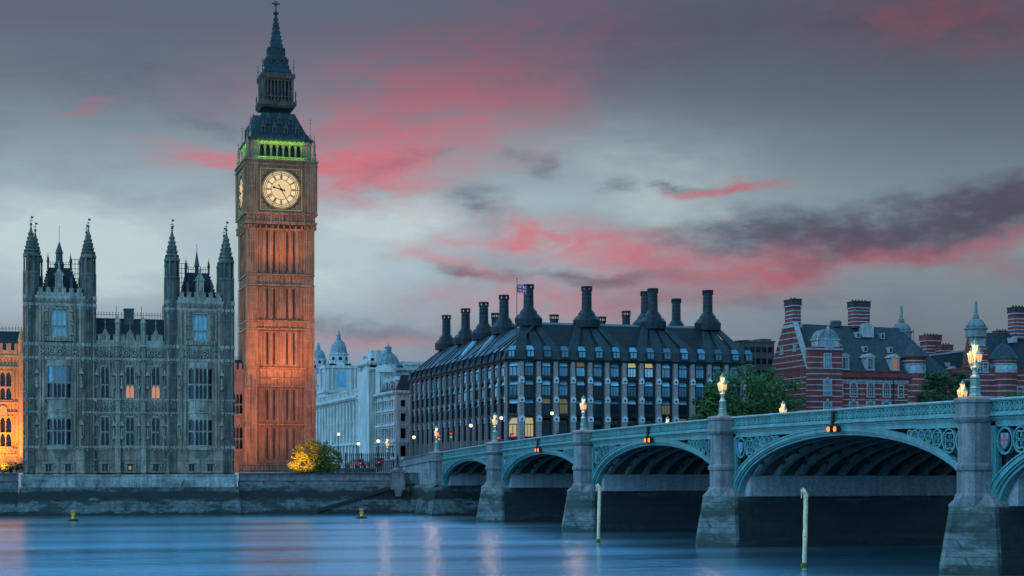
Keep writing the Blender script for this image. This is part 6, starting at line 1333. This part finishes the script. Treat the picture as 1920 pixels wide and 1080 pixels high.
def bridge_lamp(x, y, z0, label, hot='lampglow', soft='lampsoft'):
    root = thing('bridge_lamp', label, 'street lamp', (x, y, z0), 'ornate lamps along the bridge')
    c = MB(); c.lathe([(.40,z0),(.40,z0+.12),(.33,z0+.2),(.33,z0+.5),(.37,z0+.56),(.27,z0+.68),(.25,z0+1.15),(.32,z0+1.22),(.30,z0+1.3),(.19,z0+1.42),(.15,z0+1.75),(.22,z0+1.82),(.22,z0+1.9),(.09,z0+2.02),(.07,z0+2.62),(.13,z0+2.66),(.13,z0+2.7)], 8, x, y)
    for i in range(8): a = 2*pi*i/8+pi/8; c.tube([(x+.32*cos(a),y+.32*sin(a),z0+.2),(x+.26*cos(a),y+.26*sin(a),z0+1.15)], .03, 4)
    c.build('column', 'lamp_green', root)
    for s in (-1, 1):
        a = MB(); a.tube([(x,y+s*.05,z0+1.75),(x,y+s*.22,z0+1.72),(x,y+s*.42,z0+1.82),(x,y+s*.50,z0+2.0),(x,y+s*.50,z0+2.12)], .045, 6); a.tube([(x,y+s*.1,z0+2.1),(x,y+s*.28,z0+2.12),(x,y+s*.4,z0+1.9)], .025, 5); a.build('arm', 'lamp_green', root)
        lantern(root, x, y+s*.5, z0+2.2, soft)
    lantern(root, x, y, z0+2.8, hot, 1.05)
    lamp('POINT', 'lamp_light', (x-.5, y, z0+2.75), None, 300, (1, .34, .12), .45)
    return root
M['lamp_green'] = stone('lamp_column_paint', (.10,.23,.20), (.15,.31,.28), 1.5, .45, .25, .05, 6, spec=.5)
near = ['ornate three lantern lamp on the abutment pillar where the bridge meets the bank', 'ornate three lantern lamp on first river pillar, before lit ground floor offices', 'ornate three lantern lamp on second river pillar, before the dark office fins', 'ornate three lantern lamp on the pillar before the leafy tree', 'largest three lantern lamp on the thick pillar closest to the viewer']
for y, lb in zip(PIER[:5], near): bridge_lamp(59.75, y, top(y)+.18, lb)
far_ = ['lamp glowing over the far parapet above the second arch', 'lamp glowing over the far parapet above the third arch', 'lamp glowing over the far parapet before the red brick gable', 'lamp glowing low behind the largest bridge lamp on the far parapet']
for y, lb in zip(PIER[:4], far_): bridge_lamp(83.4, y, top(y)-.1, 'ornate three lantern '+lb)
yy = atX(727, 60.4)[0]; bridge_lamp(60.4, yy, 8.35, 'ornate three lantern lamp on approach parapet before the pale corner building')
def street_lamp(px, py, Y, label):
    x, t = atY(px, Y); z = zz(py, t); o = thing('street_lamp', label, 'street lamp', (x, Y, 6.4), 'single globe street lamps'); p = MB(); p.lathe([(.2,6.4),(.2,7.3),(.1,7.5),(.06,z-.4),(.14,z-.35),(.14,z-.28)], 8, x, Y); p.lathe([(.2,z+.26),(.1,z+.38),(.02,z+.5)], 8, x, Y); p.build('post', 'iron', o)
    g = MB(); g.smooth = True; g.lathe([(.12,z-.28),(.26,z-.12),(.3,z+.02),(.24,z+.18),(.14,z+.27)], 12, x, Y); g.build('globe', 'globe', o)
for a in ((635,814,330,'single globe lamp before the long pale offices, beside the clock tower'), (672,832,305,'low single globe lamp behind the railings beside the bush'), (709,827,310,'single globe lamp before the narrow pale corner building'),
          (776,820,296,'single globe lamp at the far end of the dark office front'), (883,798,284,'single globe lamp midway along the dark street front of fins'), (940,784,285,'single globe lamp at the canted corner of the dark offices'), (1035,775,284,'single globe lamp before the dark office front facing the river')): street_lamp(*a)
def signal(px, py, Y, label, on=('red', 'green'), zb=7.6):
    x, t = atY(px, Y); z = zz(py, t); o = thing('traffic_light', label, 'traffic light', (x, Y, zb), 'traffic lights at the bridge end'); p = MB(); p.tube([(x,Y+.1,zb),(x,Y+.1,z+.2)], .07, 6); p.build('post', 'iron', o)
    h = MB(); h.box(x-.22, x+.22, Y-.1, Y+.2, z-.75, z+.35); h.box(x-.26, x+.26, Y-.3, Y-.1, z+.26, z+.32); h.build('signal_head', 'iron', o)
    for c, dz in (('red', 0), ('green', -.55)):
        if c in on: l = MB(); l.smooth = True; l.xf = Matrix.Translation((x, Y, z+dz)); l.ring(0, 0, .005, .17, -.16, -.1, 14); l.xf = None; l.build('signal_lens', c, o)
signal(823, 817, 262, 'traffic light showing red and green beside the abutment pillar lamp'); signal(845, 813, 268, 'traffic light showing red over green before the dark fins, apart from lamps')
signal(934, 821, 238, 'red traffic light close behind the first river pillar lamp', ('red',), 8.5); signal(960, 817, 238, 'red traffic light before the brightly lit ground floor office window', ('red',), 8.6)
for k, lb in ((1, 'pair of amber navigation lights above the second arch crown'), (2, 'pair of amber navigation lights above the third arch crown'), (3, 'pair of amber navigation lights above the widest arch crown')):
    ym = (PIER[k]+PIER[k+1])/2; z = top(ym)-1.5; o = thing('navigation_light', lb, 'navigation light', (XN-.35, ym, z), 'amber lights on the bridge')
    b = MB(); b.box(XN-.36, XN-.28, ym-.75, ym+.75, z+.25, z+.33); b.box(XN-.42, XN-.2, ym-.14, ym+.14, z+.3, z+1.3); b.box(XN-.36, XN+.1, ym-.1, ym+.1, z+1.2, z+1.32)
    for s in (-.52, .52): b.box(XN-.4, XN-.1, ym+s-.26, ym+s+.26, z-.26, z+.26)
    b.build('bracket', 'iron', o)
    for s in (-.52, .52):
        l = MB(); l.xf = Matrix.Translation((XN-.4, ym+s, z)) @ Matrix.Rotation(-pi/2, 4, 'Z'); l.ring(0, 0, .004, .2, -.06, .02, 14); l.build('lens', 'amber', o)

# ------------------------------------------------------------------ trees and bushes
def foliage(n_cl, cx, cy, cz, rx, ry, rz_, leaves, size, rnd, low=-.75):
    m = MB(); cl = []
    while len(cl) < n_cl:
        p = Vector((rnd.uniform(-1,1), rnd.uniform(-1,1), rnd.uniform(low,1)))
        if .25 < p.length < 1: p *= .62+.38*p.length**.3 if p.length > .6 else 1; cl.append(p)
    for p in cl:
        c = Vector((cx+p.x*rx, cy+p.y*ry, cz+p.z*rz_)); s = rnd.uniform(.16, .34)*min(rx, rz_)
        for i in range(leaves):
            d = Vector((rnd.gauss(0,1), rnd.gauss(0,1), rnd.gauss(0,.75))); d *= s*rnd.random()**.4/max(d.length, .01)
            q = c+d; a = Vector((rnd.gauss(0,1), rnd.gauss(0,1), rnd.gauss(0,.6))).normalized(); b = a.orthogonal().normalized(); l = size*rnd.uniform(.6, 1.4)
            m.add([q-a*l, q+b*l*.5, q+a*l, q-b*l*.5], [(0,1,2,3)])
    return m, cl
def tree(name, label, x, y, zg, ztop, r, seed, mat, ry=None, group='trees along the embankment', dens=1.0, lowf=.2):
    rnd = random.Random(seed); o = thing(name, label, 'tree', (x, y, zg), group); H = ztop-zg; cz = zg+H*(1+lowf)/2; rz_ = H*(1-lowf)/2
    m, cl = foliage(int(95*dens), x, y, cz, r, ry or r, rz_, 70, .34, rnd)
    t = MB(); t.tube([(x,y,zg-.2),(x+.1,y,zg+H*.2),(x-.1,y+.1,zg+H*.45),(x,y,zg+H*.8)], [.42,.34,.24,.06], 8)
    for p in cl[:14]: e = Vector((x+p.x*r*.8, y+p.y*r*.8, cz+p.z*rz_*.8)); s = Vector((x, y, zg+H*rnd.uniform(.25, .5))); mid = s.lerp(e, .5)+Vector((0,0,.5)); t.tube([s, mid, e], [.16,.1,.03], 5)
    t.build('trunk', 'bark', o); m.build('crown', mat, o)
def tr(px, ptop, pw, Y, seed, label, mat='leafgreen', lowf=.15, dens=1.0):
    x, t = atY(px, Y); tree('plane_tree', label, x, Y, 6.3, zz(ptop, t), pw/2*t/FOC, seed, mat, lowf=lowf, dens=dens)
tr(1392, 684, 138, 266, 1, 'broad round leafy tree before the corner of the dark offices', 'leafgreen', .05, 1.3)
tr(1336, 716, 78, 263, 2, 'small low tree before the dark fins, beside the broad round tree')
tr(1460, 702, 112, 272, 3, 'leafy tree before the striped brick gable, behind a glowing lamp', 'leafgreen', .05, 1.2)
tr(1432, 684, 70, 276, 9, 'tall leafy tree rising between the brown block and the brick gable', 'leafgreen', .1)
tr(1765, 688, 92, 262, 4, 'dark tree before the round tower of the near striped building', 'leafdark', .05, 1.2)
tr(1803, 690, 64, 266, 5, 'dark tree close beside the largest bridge lamp', 'leafdark', .1)
tr(1906, 730, 76, 258, 6, 'low bright green tree before the second round brick tower', 'leafgreen', .1)
x, t = atY(592, 257.5); rnd = random.Random(11); o = thing('yellow_bush', 'big round bush on the river wall, one half lit yellow by a floodlight', 'bush', (x, 258.5, 6.2), 'bushes on the terrace')
m, cl = foliage(80, x, 258.5, 7.5, 4.05, 3.0, 3.45, 60, .21, rnd, -.45); m.build('foliage', 'leafbush', o); s = MB()
for p in cl[:16]: s.tube([(x+p.x*.8,258.5+p.y*.8,6.0),(x+p.x*2.2,258.5+p.y*1.8,7.5),(x+p.x*3.2,258.5+p.y*2.4,7.6+p.z*2.6)], [.09,.06,.02], 5)
s.build('stem', 'bark', o)
lamp('SPOT', 'floodlight', (atY(552, 253.5)[0], 253.6, 7.6), (atY(562, 257)[0], 257.5, 8.8), 15000, (1, .44, .008), .2, 74, .55)
for i, (px, w) in enumerate(((8, 2.2), (30, 2.6))):
    x, t = atY(px, 258); rnd = random.Random(20+i); m, cl = foliage(14, x, 258, 6.9, w/2, .8, 1.0, 40, .14, rnd, -.6); o = thing('terrace_shrub', ('small dark shrub on the terrace before the orange wing, farther from the pavilion', 'small dark shrub on the terrace beside the grey pavilion')[i], 'bush', (x, 258, 6.2), 'bushes on the terrace'); m.build('foliage', 'leafdark', o); s = MB(); s.tube([(x,258,6),(x+.1,258,6.8)], .06, 5); s.build('stem', 'bark', o)

# ------------------------------------------------------------------ railings, pedestal, river posts, buoys
def railing(label, x0, x1, y, z0, h, step, r, y1=None):
    y1 = y if y1 is None else y1; n = int(sqrt((x1-x0)**2+(y1-y)**2)/step); o = thing('railing', label, 'railing', ((x0+x1)/2, (y+y1)/2, z0)); m = MB(); P = lambda u: (x0+(x1-x0)*u, y+(y1-y)*u)
    for i in range(n+1):
        a, b = P(i/n); big = i % 8 == 0; m.box(a-r*(2 if big else 1), a+r*(2 if big else 1), b-r, b+r, z0, z0+h*(1.04 if big else 1)); m.lathe([(r*1.2,z0+h),(.01,z0+h+.2)], 4, a, b)
    m.build('bars', 'iron', o); f = MB()
    for zz_ in (z0+.25, z0+h-.25): a, b = P(0); c, d = P(1); f.loft([[(a,b-.04,zz_),(a,b-.04,zz_+.07),(a,b+.04,zz_+.07),(a,b+.04,zz_)], [(c,d-.04,zz_),(c,d-.04,zz_+.07),(c,d+.04,zz_+.07),(c,d+.04,zz_)]])
    f.build('rail', 'iron', o)
xa, xb = atY(648, 257)[0], atY(738, 257)[0]; railing('tall dark security railings on the river wall between bush and bridge', xa, xb, 257, 6.2, 2.9, .30, .055)
railing('low dark railings on the river wall below the clock tower', PXD+1, atY(560, 257)[0], 257, 6.2, 1.25, .22, .025)
x, t = atY(746, 254.2); o = thing('stone_pedestal', 'pale carved stone pedestal with twin unlit globes where wall meets the bridge', 'pedestal', (x, 254.4, 4.5)); p = MB()
p.cbox(x, 254.4, 3.6, 2.0, 1.6, 1.4); p.cbox(x, 254.4, 5.0, 1.7, 1.4, 1.3); p.cbox(x, 254.4, 6.3, 2.1, 1.7, .3); p.lathe([(.75,6.6),(.62,7.0),(.7,7.1)], 10, x, 254.4); p.xz([(x-.6,3.6),(x+.6,3.6),(x+.3,2.6),(x-.3,2.6)], 253.4, 254.4); p.build('plinth', 'granite', o)
p = MB(); p.lathe([(.3,7.1),(.16,7.4),(.12,8.3),(.2,8.4),(.05,9.0)], 8, x, 254.4); p.tube([(x-.75,254.4,8.0),(x-.5,254.4,7.75),(x,254.4,7.9),(x+.5,254.4,7.75),(x+.75,254.4,8.0)], .06, 6); p.build('lamp_stem', 'iron', o)
for s in (-.75, .75): g = MB(); g.smooth = True; g.lathe([(.05,8.0),(.24,8.1),(.33,8.3),(.24,8.52),(.05,8.6)], 12, x+s, 254.4); g.build('globe', 'band', o)
def mooring(px, py, top_py, label):
    t = CH*FOC/(py-HZ); d = (px-960)/FOC; x, y = t*(FX+d*RX), t*(FY+d*RY); zt = zz(top_py, t)
    o = thing('mooring_post', label, 'mooring post', (x, y, 0), 'yellow posts in the river'); m = MB(); n = 14; rnd = random.Random(px)
    m.tube([(x+.012*i+rnd.uniform(-.01,.01), y, -1.5+(zt+1.2)*i/n) for i in range(n+1)], [.155+rnd.uniform(-.012,.012) for i in range(n+1)], 10); m.build('post', 'postyellow', o)
    f = MB(); e = x+.16; f.tube([(e-.02,y,zt-.35),(e-.14,y,zt-.1),(e-.22,y,zt+.08)], [.16,.13,.05], 8); f.tube([(e-.10,y,zt-.3),(e-.30,y,zt-.22),(e-.36,y,zt+.02)], [.08,.06,.03], 6); f.tube([(e-.3,y,zt-.3),(e-.33,y,zt-.62)], .035, 5); f.build('bracket', 'postyellow', o)
    r = MB(); r.lathe([(.21,.1),(.22,.3),(.19,.45)], 10, x, y); r.build('weed_collar', 'weed', o)
M['weed'] = stone('green_weed', (.05,.07,.02), (.16,.17,.04), 3, .8, 0, .3, 8, streak=False)
mooring(1121, 1020, 908, 'slim pale yellow mooring post standing in front of the second bridge pier'); mooring(1507, 1068, 917, 'thicker pale yellow mooring post standing in front of the widest arch')
def buoy(px, py, top_py, label):
    t = CH*FOC/(py-HZ); d = (px-960)/FOC; x, y = t*(FX+d*RX), t*(FY+d*RY); zt = zz(top_py, t); o = thing('marker_buoy', label, 'buoy', (x, y, 0), 'buoys near the river wall')
    b = MB(); b.lathe([(.75,-.2),(.8,.05),(.7,.2),(.25,.3)], 14, x, y); b.build('float', 'iron', o)
    s = MB(); s.lathe([(.26,.3),(.12,.75),(.07,zt-.5),(.05,zt)], 8, x, y); s.build('stem', 'buoyyellow', o)
    s = MB(); zc = zt-.38
    for a in (pi/4, -pi/4): s.xf = Matrix.Translation((x, y, zc)) @ Matrix.Rotation(a, 4, 'Y'); s.box(-.40, .40, -.06, .06, -.08, .08)
    s.xf = None; s.build('topmark', 'buoyyellow', o)
buoy(137, 977, 956, 'yellow buoy with cross topmark floating before the grey pavilion wall'); buoy(678, 972, 953, 'yellow buoy with cross topmark floating below the stair line near the bridge')

# ------------------------------------------------------------------ cars and people
def car(x, y, z, rz, label, mat):
    o = thing('parked_car', label, 'car', (x, y, z), 'cars at the bridge end', rz); WORLD[o.name] = (0,0,0); W = .86
    b = MB(); prof = [(-2.1,.35),(2.1,.35),(2.12,.75),(1.9,.92),(1.0,1.0),(-1.6,1.02),(-2.08,.9)]; b.xz(prof, -W, W); b.loft([[(-1.75,-W+.05,1.0),(1.15,-W+.05,1.0),(1.15,W-.05,1.0),(-1.75,W-.05,1.0)], [(-1.2,-W+.2,1.46),(.45,-W+.2,1.46),(.45,W-.2,1.46),(-1.2,W-.2,1.46)]], 1); b.box(-1.15, .4, -W+.22, W-.22, 1.46, 1.5); b.build('body', [mat, 'pane'], o)
    for sx in (-1.3, 1.3):
        for sy in (-1, 1): w = MB(); w.xf = Matrix.Translation((sx, sy*.8, .33)); w.ring(0, 0, .15, .33, -.1, .1, 16); w.ring(0, 0, .01, .18, -.08, .08, 10, 1); w.xf = None; w.build('wheel', ['tyre', 'lead'], o)
    for s in (-.62, .62): t = MB(); t.box(-2.16, -2.05, s-.16, s+.16, .68, .86); t.build('tail_light', 'red', o); t = MB(); t.box(2.04, 2.13, s-.16, s+.16, .62, .78); t.build('headlight', 'globe', o)
    return o
def at(px, Y): return atY(px, Y)[0]
car(at(668, 292), 292, 6.95, radians(112), 'red car with glowing tail lights behind the tall railings', 'carred'); car(at(706, 283), 283, 7.1, radians(106), 'dark car with glowing tail lights before the corner building', 'cardark')
def person(x, y, z, rz, label):
    o = thing('person', label, 'person', (x, y, z), 'people walking on the bridge', rz); WORLD[o.name] = (0,0,0)
    V = [(0,0,.95),(0,0,1.18),(0,0,1.42),(0,-.01,1.52),(0,-.03,1.62),(0,-.03,1.73)]; Rr = [.16,.15,.17,.06,.085,.075]; E = [(0,1),(1,2),(2,3),(3,4),(4,5)]
    for s in (-1, 1):
        i = len(V); V += [(s*.19,0,1.42),(s*.25,.03,1.14),(s*.24,-.06,.90),(s*.24,-.08,.82)]; Rr += [.07,.055,.042,.045]; E += [(2,i),(i,i+1),(i+1,i+2),(i+2,i+3)]
        i = len(V); V += [(s*.1,0,.9),(s*.11,-.08*s,.5),(s*.11,.06*s,.08),(s*.11,.06*s-.16,.04)]; Rr += [.1,.07,.048,.045]; E += [(0,i),(i,i+1),(i+1,i+2),(i+2,i+3)]
    me = bpy.data.meshes.new('body'); me.from_pydata(V, E, []); me.materials.append(M['coat']); b = link('body', me, o); k = b.modifiers.new('skin', 'SKIN'); 
    for v, r in zip(me.skin_vertices[0].data, Rr): v.radius = (r, r)
    me.skin_vertices[0].data[0].use_root = True; b.modifiers.new('smooth', 'SUBSURF').render_levels = 1
    f = MB(); f.smooth = True; f.lathe([(.03,1.53),(.075,1.58),(.092,1.65),(.088,1.70),(.05,1.74)], 10, 0, -.045); f.box(-.012, .012, -.155, -.12, 1.615, 1.655)
    f.build('face', 'skin', o); h = MB(); h.smooth = True; h.lathe([(.098,1.63),(.108,1.70),(.09,1.76),(.03,1.79)], 10, 0, -.01); h.build('hair', 'hair', o)
for px, y, lb in ((1046, 186, 'person in dark coat walking beside the parapet before dark office fins'), (1073, 179, 'person in dark coat near the second river pillar lamp'), (979, 197, 'person in dark coat behind the parapet beside the lit office window')):
    yy, t = atX(px, 62.0); person(62.0, yy, top(yy)-1.06, radians(20), lb)
